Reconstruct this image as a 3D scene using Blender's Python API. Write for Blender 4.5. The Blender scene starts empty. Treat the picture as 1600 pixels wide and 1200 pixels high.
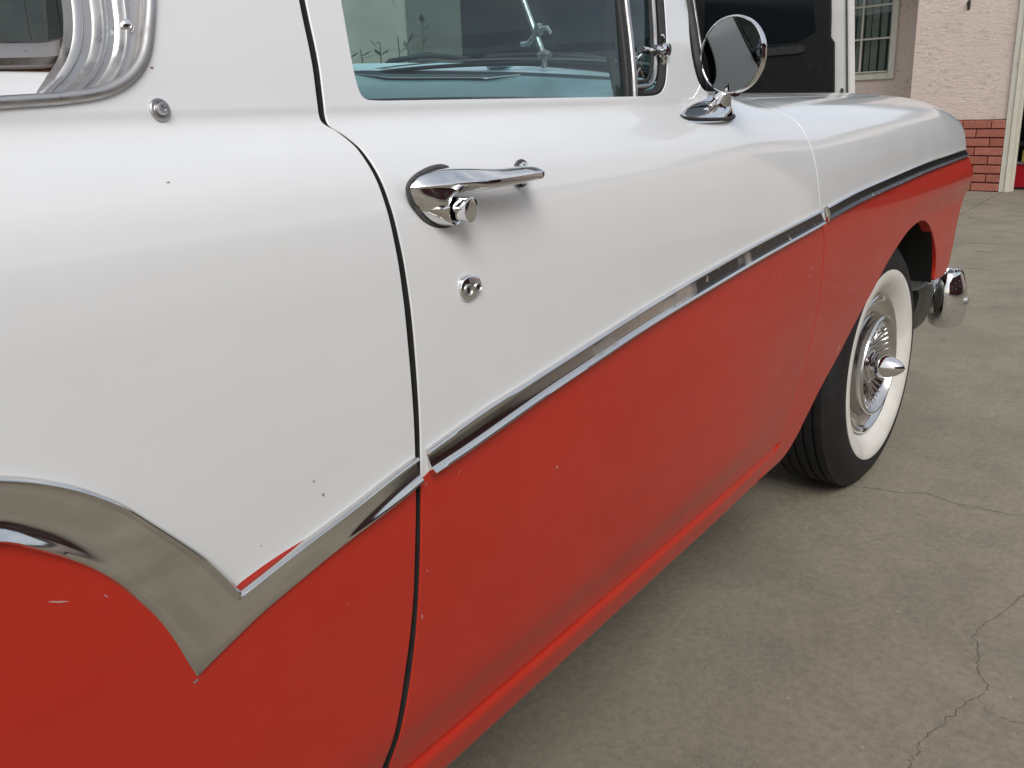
import bpy, math, random
import numpy as np
from mathutils import Vector, Matrix
from mathutils.geometry import delaunay_2d_cdt

random.seed(7)
R = math.radians
scn = bpy.context.scene
COL = scn.collection

# ------------------------------------------------------------------ camera, sky, sun, exposure
CAM = np.array([0.0, 0.0, 1.033])
PITCH, ROLL, YAW, FPX = R(16.67), R(2.07), R(36.1), 1420.0
cF = np.array([math.cos(PITCH) * math.cos(YAW), math.cos(PITCH) * math.sin(YAW), -math.sin(PITCH)])
cR = np.array([math.sin(YAW), -math.cos(YAW), 0.0])
cU = np.cross(cR, cF)
cR2 = math.cos(ROLL) * cR - math.sin(ROLL) * cU
cU2 = math.sin(ROLL) * cR + math.cos(ROLL) * cU
camd = bpy.data.cameras.new('camera')
camd.sensor_width = 36.0
camd.lens = FPX / 1600.0 * 36.0
camd.clip_start = 0.02
camd.clip_end = 500.0
camo = bpy.data.objects.new('camera', camd)
COL.objects.link(camo)
M = Matrix.Identity(4)
for i in range(3):
    M[i][0], M[i][1], M[i][2], M[i][3] = cR2[i], cU2[i], -cF[i], CAM[i]
camo.matrix_world = M
scn.camera = camo

SUN_EL, SUN_AZ = R(43.0), R(222.0)         # azimuth of the sun in the XY plane, from +X towards +Y
world = bpy.data.worlds.new('World')
scn.world = world
world.use_nodes = True
wn, wl = world.node_tree.nodes, world.node_tree.links
wn.clear()
wo = wn.new('ShaderNodeOutputWorld')
wb = wn.new('ShaderNodeBackground')
wb.inputs['Strength'].default_value = 0.134
sky = wn.new('ShaderNodeTexSky')
sky.sky_type = 'NISHITA'
sky.sun_disc = False
sky.sun_elevation = SUN_EL
sky.sun_rotation = math.pi / 2 - SUN_AZ
sky.dust_density = 3.0
tcw = wn.new('ShaderNodeTexCoord')
mapw = wn.new('ShaderNodeMapping')
mapw.inputs['Scale'].default_value = (1.0, 1.0, 2.6)
nz = wn.new('ShaderNodeTexNoise')
nz.inputs['Scale'].default_value = 1.7
nz.inputs['Detail'].default_value = 7.0
nz.inputs['Roughness'].default_value = 0.55
rmp = wn.new('ShaderNodeMapRange')
rmp.inputs[1].default_value, rmp.inputs[2].default_value = 0.36, 0.62
rmp.inputs[3].default_value, rmp.inputs[4].default_value = 0.36, 0.96
mxw = wn.new('ShaderNodeMix')
mxw.data_type = 'RGBA'
mxw.inputs[7].default_value = (4.6, 4.75, 4.9, 1.0)      # the light grey cloud layer
wl.new(tcw.outputs['Generated'], mapw.inputs['Vector'])
wl.new(mapw.outputs['Vector'], nz.inputs['Vector'])
wl.new(nz.outputs['Fac'], rmp.inputs['Value'])
wl.new(rmp.outputs['Result'], mxw.inputs[0])
wl.new(sky.outputs['Color'], mxw.inputs[6])
wl.new(mxw.outputs[2], wb.inputs['Color'])
wl.new(wb.outputs['Background'], wo.inputs['Surface'])

sund = bpy.data.lights.new('sun', 'SUN')
sund.energy = 1.6
sund.angle = R(30.0)
sund.color = (1.0, 0.982, 0.958)
suno = bpy.data.objects.new('sun', sund)
COL.objects.link(suno)
sdir = Vector((math.cos(SUN_EL) * math.cos(SUN_AZ), math.cos(SUN_EL) * math.sin(SUN_AZ), math.sin(SUN_EL)))
suno.rotation_euler = sdir.to_track_quat('Z', 'Y').to_euler()
suno.location = (0, -8, 12)

scn.view_settings.view_transform = 'Standard'
scn.view_settings.look = 'None'
scn.view_settings.exposure = 0.26
scn.view_settings.gamma = 1.0
scn.view_settings.use_curve_mapping = False
scn.render.engine = 'CYCLES'
try:
    scn.cycles.max_bounces = 10
    scn.cycles.transparent_max_bounces = 16
    scn.cycles.use_denoising = True
except Exception:
    pass


# ------------------------------------------------------------------ materials
class NT:
    """a small helper round one material's node tree"""
    def __init__(s, name):
        s.m = bpy.data.materials.new(name)
        s.m.use_nodes = True
        s.n, s.l = s.m.node_tree.nodes, s.m.node_tree.links
        s.n.clear()
        s.out = s.n.new('ShaderNodeOutputMaterial')
        s.b = s.n.new('ShaderNodeBsdfPrincipled')
        s.l.new(s.b.outputs[0], s.out.inputs['Surface'])
        s._co = None

    def co(s):
        if s._co is None:
            s._co = s.n.new('ShaderNodeTexCoord').outputs['Object']
        return s._co

    def mapped(s, scale, loc=(0, 0, 0), rot=(0, 0, 0)):
        mp = s.n.new('ShaderNodeMapping')
        mp.inputs['Scale'].default_value = scale
        mp.inputs['Location'].default_value = loc
        mp.inputs['Rotation'].default_value = rot
        s.l.new(s.co(), mp.inputs['Vector'])
        return mp.outputs[0]

    def noise(s, scale, detail=4.0, rough=0.5, vec=None, dist=0.0):
        t = s.n.new('ShaderNodeTexNoise')
        t.inputs['Scale'].default_value = scale
        t.inputs['Detail'].default_value = detail
        t.inputs['Roughness'].default_value = rough
        t.inputs['Distortion'].default_value = dist
        s.l.new(vec or s.co(), t.inputs['Vector'])
        return t.outputs['Fac']

    def voro(s, scale, vec=None, feature='F1'):
        t = s.n.new('ShaderNodeTexVoronoi')
        t.feature = feature
        t.inputs['Scale'].default_value = scale
        s.l.new(vec or s.co(), t.inputs['Vector'])
        return t.outputs['Distance']

    def rng(s, v, a, b, c, d, smooth=False):
        t = s.n.new('ShaderNodeMapRange')
        if smooth:
            t.interpolation_type = 'SMOOTHSTEP'
        for i, x in enumerate((a, b, c, d)):
            t.inputs[i + 1].default_value = x
        s.l.new(v, t.inputs[0])
        return t.outputs[0]

    def math(s, op, a, b):
        t = s.n.new('ShaderNodeMath')
        t.operation = op
        for i, x in enumerate((a, b)):
            if isinstance(x, (int, float)):
                t.inputs[i].default_value = x
            else:
                s.l.new(x, t.inputs[i])
        return t.outputs[0]

    def mix(s, f, a, b):
        t = s.n.new('ShaderNodeMix')
        t.data_type = 'RGBA'
        for i, x in ((0, f), (6, a), (7, b)):
            if isinstance(x, (int, float)):
                t.inputs[i].default_value = x
            elif isinstance(x, tuple):
                t.inputs[i].default_value = x if len(x) == 4 else (*x, 1.0)
            else:
                s.l.new(x, t.inputs[i])
        return t.outputs[2]

    def put(s, sock, v):
        if isinstance(v, tuple):
            s.b.inputs[sock].default_value = (*v, 1.0) if len(v) == 3 else v
        elif isinstance(v, (int, float)):
            s.b.inputs[sock].default_value = v
        else:
            s.l.new(v, s.b.inputs[sock])

    def bump(s, h, strength=0.2, dist=0.01):
        t = s.n.new('ShaderNodeBump')
        t.inputs['Strength'].default_value = strength
        t.inputs['Distance'].default_value = dist
        s.l.new(h, t.inputs['Height'])
        s.l.new(t.outputs[0], s.b.inputs['Normal'])
        return t

    def set(s, col=None, rough=None, metal=None, coat=None, coat_r=None, spec=None):
        for k, v in (('Base Color', col), ('Roughness', rough), ('Metallic', metal), ('Coat Weight', coat),
                     ('Coat Roughness', coat_r), ('Specular IOR Level', spec)):
            if v is not None:
                s.put(k, v)
        return s


def paint(name, col, dirt, rough, coat, coat_r):
    k = NT(name)
    n1 = k.noise(5.0, 6.0, 0.6)
    n2 = k.noise(140.0, 3.0, 0.6)
    c = k.mix(k.rng(n1, 0.40, 0.75, 0.0, 0.55), col, dirt)
    c = k.mix(k.rng(n2, 0.66, 0.74, 0.0, 0.30), c, dirt)
    k.set(c, k.rng(k.noise(9.0, 5.0, 0.6), 0.3, 0.7, rough - 0.05, rough + 0.07), 0.0, coat,
          k.rng(k.noise(3.0, 6.0, 0.65), 0.35, 0.7, coat_r * 0.6, coat_r * 1.7))
    k.b.inputs['Specular IOR Level'].default_value = 0.25 if col[1] < .3 else 0.5
    bb = k.math('ADD', k.noise(26.0, 2.0, 0.5), k.math('MULTIPLY', k.noise(420.0, 2.0, 0.5), 0.12))
    k.bump(bb, 0.035, 0.004)
    return k.m


M_WHITE = paint('white_paint', (0.79, 0.80, 0.805), (0.755, 0.76, 0.755), 0.40, 1.0, 0.07)
M_RED = paint('red_paint', (0.52, 0.024, 0.010), (0.45, 0.021, 0.009), 0.5, 0.60, 0.04)


def chrome(name, col, rough, stain=0.25, scale=60.0):
    k = NT(name)
    n = k.noise(scale, 5.0, 0.65)
    n2 = k.noise(scale * 6, 3.0, 0.6)
    c = k.mix(k.rng(n, 0.5, 0.75, 0.0, stain), col, tuple(x * 0.55 for x in col))
    c = k.mix(k.rng(n2, 0.68, 0.74, 0.0, stain * 1.6), c, (0.10, 0.085, 0.07))
    k.set(c, k.rng(n, 0.35, 0.75, rough * 0.7, rough * 2.0), 1.0)
    k.bump(k.noise(30.0, 3.0, 0.5), 0.03, 0.003)
    return k.m


M_CHROME = chrome('chrome', (0.80, 0.80, 0.81), 0.045, 0.18)
M_TRIM = chrome('stainless_trim', (0.74, 0.74, 0.74), 0.08, 0.22, 35.0)
_k = NT('brushed_stainless')
_n = _k.noise(7.0, 5.0, 0.6, _k.mapped((1.0, 1.0, 2.2), (0, 0, 0), (0, R(35), 0)), 1.2)
_k.set(_k.mix(_k.rng(_n, 0.35, 0.72, 0.0, 1.0), (0.80, 0.795, 0.78), (0.60, 0.595, 0.575)), _k.rng(_n, 0.35, 0.7, 0.07, 0.22), 1.0)
_k.bump(_k.noise(11.0, 3.0, 0.5), 0.05, 0.006)
M_SWEEP = _k.m
M_HUB = chrome('hubcap_chrome', (0.66, 0.655, 0.65), 0.12, 0.15, 40.0)
M_ALU = chrome('dull_aluminium', (0.54, 0.53, 0.525), 0.38, 0.35, 25.0)
M_GREYFRAME = chrome('aged_grey_metal', (0.42, 0.39, 0.375), 0.34, 0.45, 22.0)


def plain(name, col, rough, var=0.25, scale=30.0, metal=0.0, bump=0.0, spec=0.5):
    k = NT(name)
    n = k.noise(scale, 5.0, 0.6)
    c = k.mix(k.rng(n, 0.35, 0.7, 0.0, 1.0), tuple(min(1, x * (1 + var * 0.5)) for x in col), tuple(x * (1 - var) for x in col))
    k.set(c, rough, metal, spec=spec)
    if bump:
        k.bump(n, bump, 0.01)
    return k.m


M_RUBBER = plain('black_rubber', (0.022, 0.022, 0.023), 0.62, 0.4, 60.0)
M_GASKET = plain('weathered_rubber', (0.075, 0.075, 0.078), 0.7, 0.5, 70.0, bump=0.2)
M_TYRE = plain('tyre_rubber', (0.011, 0.011, 0.0115), 0.7, 0.4, 25.0, bump=0.15)
M_WHITEWALL = plain('whitewall_rubber', (0.72, 0.70, 0.65), 0.6, 0.12, 12.0)
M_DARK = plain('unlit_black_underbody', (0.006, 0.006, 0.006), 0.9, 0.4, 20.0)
M_INNER = plain('dark_door_edge', (0.02, 0.019, 0.018), 0.8, 0.4, 30.0)
M_TURQ = plain('turquoise_enamel', (0.34, 0.58, 0.61), 0.28, 0.15, 8.0)
M_SKYBLUE = plain('pale_blue_enamel', (0.62, 0.84, 0.90), 0.25, 0.1, 8.0)
M_DASHDARK = plain('dark_blue_dash_pad', (0.035, 0.07, 0.085), 0.5, 0.3, 20.0)
M_CLOTH = plain('grey_seat_vinyl', (0.12, 0.13, 0.13), 0.6, 0.3, 15.0)
M_BLACKPAINT = plain('black_trim_paint', (0.012, 0.013, 0.016), 0.22, 0.3, 40.0)
M_MAROON = plain('maroon_stucco', (0.085, 0.022, 0.020), 0.85, 0.3, 3.0, bump=0.4)
M_ROOFTILE = plain('brown_roof', (0.07, 0.05, 0.04), 0.9, 0.4, 6.0)
M_BARSHADE = plain('shaded_bumper_chrome', (0.085, 0.09, 0.078), 0.42, 0.3, 20.0, metal=0.7)  # shade painted into the wrapped end of the chrome bumper bar
M_FENCE = plain('dark_fence_timber', (0.055, 0.06, 0.055), 0.85, 0.35, 6.0, bump=0.3)


def glass(name, tint, refl=1.0):
    k = NT(name)
    k.n.remove(k.b)
    tr = k.n.new('ShaderNodeBsdfTransparent')
    tr.inputs[0].default_value = (*tint, 1)
    gl = k.n.new('ShaderNodeBsdfGlossy')
    gl.inputs['Roughness'].default_value = 0.015
    gl.inputs[0].default_value = (0.9, 0.95, 0.95, 1)
    fr = k.n.new('ShaderNodeFresnel')
    ge = k.n.new('ShaderNodeNewGeometry')
    k.l.new(k.rng(ge.outputs['Backfacing'], 0, 1, 1.5, 1 / 1.5), fr.inputs[0])
    f = k.math('MULTIPLY', fr.outputs[0], refl)
    f = k.math('ADD', f, k.rng(k.noise(6.0, 6.0, 0.7), 0.4, 0.8, 0.0, 0.012))
    mx = k.n.new('ShaderNodeMixShader')
    k.l.new(f, mx.inputs[0])
    k.l.new(tr.outputs[0], mx.inputs[1])
    k.l.new(gl.outputs[0], mx.inputs[2])
    k.l.new(mx.outputs[0], k.out.inputs['Surface'])
    return k.m


M_GLASS = glass('tinted_car_glass', (0.74, 0.86, 0.845))
M_PANE = glass('house_window_glass', (0.78, 0.82, 0.80))
_k = NT('mirror_silver')
_k.set((0.15, 0.165, 0.17), 0.03, 1.0)
M_MIRROR = _k.m
_k = NT('dark_tinted_glass')
_k.set((0.008, 0.011, 0.013), 0.12, 0.0, spec=0.25)
M_TINT = _k.m

# concrete of the driveway
_k = NT('driveway_concrete')
n1 = _k.noise(1.5, 8.0, 0.66, dist=0.8)
n2 = _k.noise(4.5, 7.0, 0.6)
n3 = _k.noise(60.0, 4.0, 0.65)
n4 = _k.noise(340.0, 2.0, 0.6)
c = _k.mix(_k.rng(n1, 0.32, 0.68, 0, 1), (0.232, 0.202, 0.148), (0.335, 0.294, 0.217))
c = _k.mix(_k.rng(n2, 0.50, 0.78, 0, 0.55), c, (0.190, 0.182, 0.148))
st = _k.noise(2.2, 6.0, 0.7, _k.mapped((1.0, 1.5, 1.0), (3.1, 1.7, 0)), 1.0)
c = _k.mix(_k.rng(st, 0.62, 0.74, 0, 0.40), c, (0.125, 0.088, 0.058))
c = _k.mix(_k.rng(n3, 0.30, 0.72, 0.0, 0.45), c, (0.10, 0.095, 0.085))
c = _k.mix(_k.rng(n4, 0.60, 0.72, 0.0, 0.55), c, (0.30, 0.285, 0.25))
vg = _k.voro(150.0)
c = _k.mix(_k.math('MULTIPLY', _k.rng(vg, 0.0, 0.30, 0.8, 0.0), _k.rng(n2, 0.42, 0.6, 0.0, 1.0)), c, (0.075, 0.066, 0.052))
vd = _k.voro(38.0)
c = _k.mix(_k.rng(vd, 0.0, 0.10, 0.75, 0.0), c, (0.055, 0.048, 0.040))
vd2 = _k.voro(13.0, _k.mapped((1, 1, 1), (7.3, 2.2, 0)))
c = _k.mix(_k.rng(vd2, 0.0, 0.045, 0.9, 0.0), c, (0.48, 0.45, 0.40))
_k.set(c, _k.rng(n2, 0.3, 0.7, 0.72, 0.9), 0.0, spec=0.35)
_k.bump(_k.math('ADD', _k.math('MULTIPLY', n3, 0.5), _k.math('MULTIPLY', n4, 0.4)), 0.35, 0.004)
M_CONC = _k.m
M_CRACK = plain('crack_dirt', (0.095, 0.085, 0.066), 0.95, 0.5, 80.0)
M_CRACKLIGHT = plain('crack_filler', (0.30, 0.27, 0.22), 0.95, 0.5, 90.0)
M_SOIL = plain('packed_earth', (0.12, 0.10, 0.07), 0.95, 0.3, 3.0, bump=0.3)

# pink skip-trowelled stucco
_k = NT('pink_stucco')
n1 = _k.noise(2.2, 6.0, 0.6)
n2 = _k.noise(30.0, 5.0, 0.6)
vt = _k.mapped((4.0, 4.0, 13.0), (0, 0, 0), (0, R(9), 0))
n5 = _k.noise(2.1, 5.0, 0.62, vt, 0.9)
dash = _k.rng(_k.math('ABSOLUTE', _k.math('SUBTRACT', n5, 0.585), 0), 0.0, 0.016, 1.0, 0.0)
dash = _k.math('MULTIPLY', dash, _k.rng(_k.noise(3.4, 4.0, 0.6), 0.48, 0.58, 0.0, 1.0))
c = _k.mix(_k.rng(n1, 0.35, 0.7, 0, 1), (0.76, 0.625, 0.55), (0.71, 0.585, 0.51))
c = _k.mix(_k.rng(n2, 0.35, 0.75, 0, 0.35), c, (0.53, 0.42, 0.365))
c = _k.mix(_k.math('MULTIPLY', dash, 0.75), c, (0.16, 0.12, 0.10))
_k.set(c, 0.9, 0.0, spec=0.2)
_k.bump(_k.math('SUBTRACT', _k.math('ADD', n5, _k.math('MULTIPLY', n2, 0.25)), _k.math('MULTIPLY', dash, 0.4)), 0.55, 0.02)
M_STUCCO = _k.m
_k = NT('red_painted_brick')
_oi = _k.n.new('ShaderNodeObjectInfo')
_n = _k.noise(9.0, 6.0, 0.65)
_c = _k.mix(_oi.outputs['Random'], (0.36, 0.105, 0.070), (0.46, 0.165, 0.115))
_c = _k.mix(_k.rng(_n, 0.40, 0.75, 0.0, 0.6), _c, (0.25, 0.080, 0.058))
_c = _k.mix(_k.rng(_k.noise(45.0, 4.0, 0.65), 0.60, 0.70, 0.0, 0.5), _c, (0.50, 0.30, 0.24))
_k.set(_c, 0.78)
_k.bump(_n, 0.35, 0.01)
M_BRICK = _k.m
M_MORTAR = plain('red_painted_mortar', (0.17, 0.040, 0.030), 0.9, 0.3, 20.0, bump=0.3)

# old white woodwork with flaking paint
_k = NT('flaking_white_wood')
n1 = _k.noise(7.0, 7.0, 0.7, _k.mapped((3.0, 3.0, 0.8)))
c = _k.mix(_k.rng(n1, 0.3, 0.6, 0, 1), (0.70, 0.675, 0.59), (0.62, 0.59, 0.50))
c = _k.mix(_k.rng(n1, 0.665, 0.69, 0, 1), c, (0.16, 0.14, 0.11))
_k.set(c, 0.6)
_k.bump(n1, 0.3, 0.01)
M_WOOD = _k.m
M_CREAM = plain('cream_window_paint', (0.70, 0.68, 0.585), 0.5, 0.08, 10.0)
M_BLIND = plain('grey_vertical_blind', (0.40, 0.41, 0.37), 0.8, 0.15, 10.0)
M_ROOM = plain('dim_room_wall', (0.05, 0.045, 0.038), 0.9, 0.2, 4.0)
M_IRON = plain('dark_iron', (0.04, 0.032, 0.027), 0.6, 0.3, 40.0)
M_VANWHITE = plain('white_van_paint', (0.72, 0.71, 0.68), 0.35, 0.06, 6.0)
M_VANBLACK = plain('black_door_card', (0.010, 0.011, 0.012), 0.6, 0.4, 30.0, bump=0.2, spec=0.3)
M_VANSTRIP = plain('dark_grey_vinyl', (0.030, 0.030, 0.031), 0.55, 0.4, 40.0)
M_REDBOX = plain('bright_red_enamel', (0.42, 0.010, 0.022), 0.4, 0.15, 10.0)
M_YELLOW = plain('dull_yellow_card', (0.36, 0.25, 0.05), 0.7, 0.3, 10.0)
M_HOSE = plain('grey_hose_rubber', (0.16, 0.15, 0.13), 0.6, 0.3, 30.0)
M_LEAF = plain('dark_leaf', (0.075, 0.105, 0.08), 0.6, 0.4, 15.0)
M_STEM = plain('green_stem', (0.08, 0.085, 0.05), 0.8, 0.3, 15.0)
M_TERRA = plain('clay_pot', (0.25, 0.11, 0.07), 0.8, 0.2, 15.0)
M_BAREMETAL = plain('chipped_primer', (0.27, 0.23, 0.19), 0.8, 0.4, 200.0)
M_CHIPWHITE = plain('pale_paint_chip', (0.55, 0.36, 0.33), 0.7, 0.3, 200.0)
M_RUST = plain('rust_stain', (0.30, 0.14, 0.05), 0.9, 0.4, 200.0)
M_GREYWALL = plain('grey_green_render', (0.42, 0.42, 0.37), 0.9, 0.15, 2.5, bump=0.4)


# ------------------------------------------------------------------ mesh helpers
def obj(name, verts, faces, mats, parent=None, smooth=True, angle=35.0, normals=None, fmat=None, **props):
    me = bpy.data.meshes.new(name)
    me.from_pydata([tuple(map(float, v)) for v in verts], [], [tuple(int(i) for i in f) for f in faces])
    if not isinstance(mats, (list, tuple)):
        mats = [mats]
    for m in mats:
        me.materials.append(m)
    if fmat is not None:
        me.polygons.foreach_set('material_index', np.asarray(fmat, dtype=np.int32))
    me.update()
    if smooth:
        me.polygons.foreach_set('use_smooth', [True] * len(me.polygons))
        if normals is not None:
            me.normals_split_custom_set_from_vertices([tuple(map(float, n)) for n in normals])
        else:
            me.set_sharp_from_angle(angle=R(angle))
    o = bpy.data.objects.new(name, me)
    COL.objects.link(o)
    if parent is not None:
        o.parent = parent
        o.matrix_parent_inverse = world_of(parent).inverted()
    for k, v in props.items():
        o[k] = v
    return o


def world_of(o):
    m = o.matrix_basis.copy()
    if o.parent is not None:
        m = world_of(o.parent) @ o.matrix_parent_inverse @ m
    return m


def empty(name, loc, label=None, category=None, group=None, kind=None, rz=0.0):
    o = bpy.data.objects.new(name, None)
    o.empty_display_size = 0.2
    o.location = loc
    o.rotation_euler = (0, 0, rz)
    COL.objects.link(o)
    tag(o, label, category, group, kind)
    return o


def tag(o, label=None, category=None, group=None, kind=None):
    for k, v in (('label', label), ('category', category), ('group', group), ('kind', kind)):
        if v:
            o[k] = v
    return o


class MB:
    """collects simple solids into one mesh"""
    def __init__(s):
        s.v, s.f, s.mi = [], [], []
        s.cur = 0

    def add(s, v, f):
        b = len(s.v)
        s.v += [tuple(map(float, p)) for p in v]
        s.f += [tuple(int(i) + b for i in q) for q in f]
        s.mi += [s.cur] * len(f)

    def box(s, lo, hi, bev=0.0):
        x0, y0, z0 = lo
        x1, y1, z1 = hi
        if bev <= 0:
            v = [(x0, y0, z0), (x1, y0, z0), (x1, y1, z0), (x0, y1, z0), (x0, y0, z1), (x1, y0, z1), (x1, y1, z1), (x0, y1, z1)]
            s.add(v, [(0, 3, 2, 1), (4, 5, 6, 7), (0, 1, 5, 4), (1, 2, 6, 5), (2, 3, 7, 6), (3, 0, 4, 7)])
            return
        b = bev
        v = []
        for sx, x in ((-1, x0), (1, x1)):
            for sy, y in ((-1, y0), (1, y1)):
                for sz, z in ((-1, z0), (1, z1)):
                    v += [(x, y - sy * b, z - sz * b), (x - sx * b, y, z - sz * b), (x - sx * b, y - sy * b, z)]
        idx = lambda a, c, d, k: ((a * 2 + c) * 2 + d) * 3 + k
        f = []
        for a in (0, 1):
            q = [idx(a, 0, 0, 0), idx(a, 1, 0, 0), idx(a, 1, 1, 0), idx(a, 0, 1, 0)]
            f.append(q if a else q[::-1])
            q = [idx(0, a, 0, 1), idx(0, a, 1, 1), idx(1, a, 1, 1), idx(1, a, 0, 1)]
            f.append(q if a else q[::-1])
            q = [idx(0, 0, a, 2), idx(1, 0, a, 2), idx(1, 1, a, 2), idx(0, 1, a, 2)]
            f.append(q if a else q[::-1])
        for a in (0, 1):
            for c in (0, 1):
                fl = (a + c) % 2
                q = [idx(a, c, 0, 0), idx(a, c, 1, 0), idx(a, c, 1, 1), idx(a, c, 0, 1)]
                f.append(q if not fl else q[::-1])
                q = [idx(a, 0, c, 0), idx(a, 0, c, 2), idx(a, 1, c, 2), idx(a, 1, c, 0)]
                f.append(q if not fl else q[::-1])
                q = [idx(0, a, c, 1), idx(1, a, c, 1), idx(1, a, c, 2), idx(0, a, c, 2)]
                f.append(q if not fl else q[::-1])
        for a in (0, 1):
            for c in (0, 1):
                for d in (0, 1):
                    q = [idx(a, c, d, 0), idx(a, c, d, 1), idx(a, c, d, 2)]
                    f.append(q if (a + c + d) % 2 else q[::-1])
        s.add(v, f)

    def tube(s, path, rad, n=10, closed=False, caps=True, squash=None):
        P = [Vector(p) for p in path]
        k = len(P)
        rad = rad if isinstance(rad, (list, tuple)) else [rad] * k
        vs, fs = [], []
        T0 = None
        up = None
        for i in range(k):
            if closed:
                t = P[(i + 1) % k] - P[i - 1]
            else:
                t = P[min(i + 1, k - 1)] - P[max(i - 1, 0)]
            t.normalize()
            if up is None:
                up = Vector((0, 0, 1)) if abs(t.z) < 0.9 else Vector((0, 1, 0))
            a = (up - t * up.dot(t)).normalized()
            up = a
            b = t.cross(a)
            for j in range(n):
                w = 2 * math.pi * j / n
                vs.append(P[i] + (a * math.cos(w) + b * math.sin(w)) * rad[i])
        for i in range(k if closed else k - 1):
            i2 = (i + 1) % k
            for j in range(n):
                j2 = (j + 1) % n
                fs.append((i * n + j, i2 * n + j, i2 * n + j2, i * n + j2))
        if caps and not closed:
            fs.append(tuple(range(n))[::-1] if False else tuple(range(n)))
            fs.append(tuple((k - 1) * n + j for j in range(n))[::-1])
        s.add(vs, fs)

    def lathe(s, prof, c, axis, ref, n=48, a0=0.0, a1=2 * math.pi):
        """prof: (radius, height along axis)"""
        ax = Vector(axis).normalized()
        u = Vector(ref)
        u = (u - ax * u.dot(ax)).normalized()
        w = ax.cross(u)
        c = Vector(c)
        full = abs(a1 - a0 - 2 * math.pi) < 1e-6
        m = n if full else n + 1
        vs = []
        for r, h in prof:
            for j in range(m):
                t = a0 + (a1 - a0) * j / n
                vs.append(c + ax * h + (u * math.cos(t) + w * math.sin(t)) * r)
        fs = []
        for i in range(len(prof) - 1):
            for j in range(n):
                j2 = (j + 1) % m
                fs.append((i * m + j, i * m + j2, (i + 1) * m + j2, (i + 1) * m + j))
        s.add(vs, fs)

    def loft(s, rings, closed=True, caps=True):
        n = len(rings[0])
        vs = [p for r in rings for p in r]
        fs = []
        for i in range(len(rings) - 1):
            for j in range(n if closed else n - 1):
                j2 = (j + 1) % n
                fs.append((i * n + j, (i + 1) * n + j, (i + 1) * n + j2, i * n + j2))
        if caps and closed:
            fs.append(tuple(range(n)))
            fs.append(tuple((len(rings) - 1) * n + j for j in range(n))[::-1])
        s.add(vs, fs)

    def build(s, name, mats, parent=None, smooth=True, angle=35.0, xf=None, **props):
        v = s.v
        if xf is not None:
            v = [tuple(xf @ Vector(p)) for p in v]
        return obj(name, v, s.f, mats, parent, smooth, angle, fmat=s.mi if isinstance(mats, (list, tuple)) else None, **props)


def cat(pts, n=8, closed=False):
    """Catmull-Rom through the points"""
    P = [np.array(p, float) for p in pts]
    k = len(P)
    out = []
    for i in range(k if closed else k - 1):
        p1, p2 = P[i], P[(i + 1) % k]
        if closed:
            p0, p3 = P[i - 1], P[(i + 2) % k]
        else:
            p0 = P[i - 1] if i > 0 else 2 * p1 - p2
            p3 = P[i + 2] if i + 2 < k else 2 * p2 - p1
        d1 = max(np.linalg.norm(p1 - p0), 1e-6) ** .5
        d2 = max(np.linalg.norm(p2 - p1), 1e-6) ** .5
        d3 = max(np.linalg.norm(p3 - p2), 1e-6) ** .5
        m1 = (p2 - p1) + d2 * ((p1 - p0) / d1 - (p2 - p0) / (d1 + d2)) * 1.0
        m1 = d2 * ((p1 - p0) / d1 ** 1 - (p2 - p0) / (d1 + d2) + (p2 - p1) / d2)
        m2 = d2 * ((p2 - p1) / d2 - (p3 - p1) / (d2 + d3) + (p3 - p2) / d3)
        for j in range(n):
            s = j / n
            out.append((2 * s ** 3 - 3 * s * s + 1) * p1 + (s ** 3 - 2 * s * s + s) * m1 + (-2 * s ** 3 + 3 * s * s) * p2 + (s ** 3 - s * s) * m2)
    if not closed:
        out.append(P[-1])
    return np.array(out)


def resample(pts, n):
    P = np.asarray(pts, float)
    d = np.r_[0, np.cumsum(np.linalg.norm(np.diff(P, axis=0), axis=1))]
    s = np.linspace(0, d[-1], n)
    return np.stack([np.interp(s, d, P[:, i]) for i in range(P.shape[1])], -1)


def densify(poly, step):
    out = []
    k = len(poly)
    for i in range(k):
        a, b = np.array(poly[i], float), np.array(poly[(i + 1) % k], float)
        m = max(1, int(np.linalg.norm(b - a) / step))
        for j in range(m):
            out.append(a + (b - a) * j / m)
    return np.array(out)


def inpoly(P, poly):
    x, y = P[:, 0], P[:, 1]
    r = np.zeros(len(P), bool)
    k = len(poly)
    for i in range(k):
        x1, y1 = poly[i]
        x2, y2 = poly[(i + 1) % k]
        if y1 == y2:
            continue
        c = ((y1 > y) != (y2 > y)) & (x < (x2 - x1) * (y - y1) / (y2 - y1) + x1)
        r ^= c
    return r


# ------------------------------------------------------------------ the body side as one smooth surface: position (x, t)
# t is the height for the lower body; higher up it walks in over the shoulder (and over the fender's crown to the hood)
T_ = np.array([.285, .300, .325, .345, .356, .375, .42, .50, .60, .70, .80, .87, .92, .955, .985, 1.005, 1.024, 1.030, 1.045, 1.07, 1.20, 1.40])
DY = np.array([.608, .6000, .5930, .5890, .5902, .5868, .5725, .5630, .557, .5545, .555, .5585, .5640, .5715, .5835, .5980, .6175, .6222, .6262, .6320, .670, .735])
DZ = T_.copy()
FY = np.array([.616, .606, .600, .597, .596, .593, .588, .577, .563, .5535, .5510, .5565, .5655, .577, .594, .612, .643, .655, .695, .765, 1.05, 1.53])
FZ = np.array([.285, .300, .325, .345, .356, .375, .42, .50, .60, .70, .80, .87, .919, .953, .982, 1.000, 1.0165, 1.0215, 1.033, 1.043, 1.060, 1.072])
YC = 1.53


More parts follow.
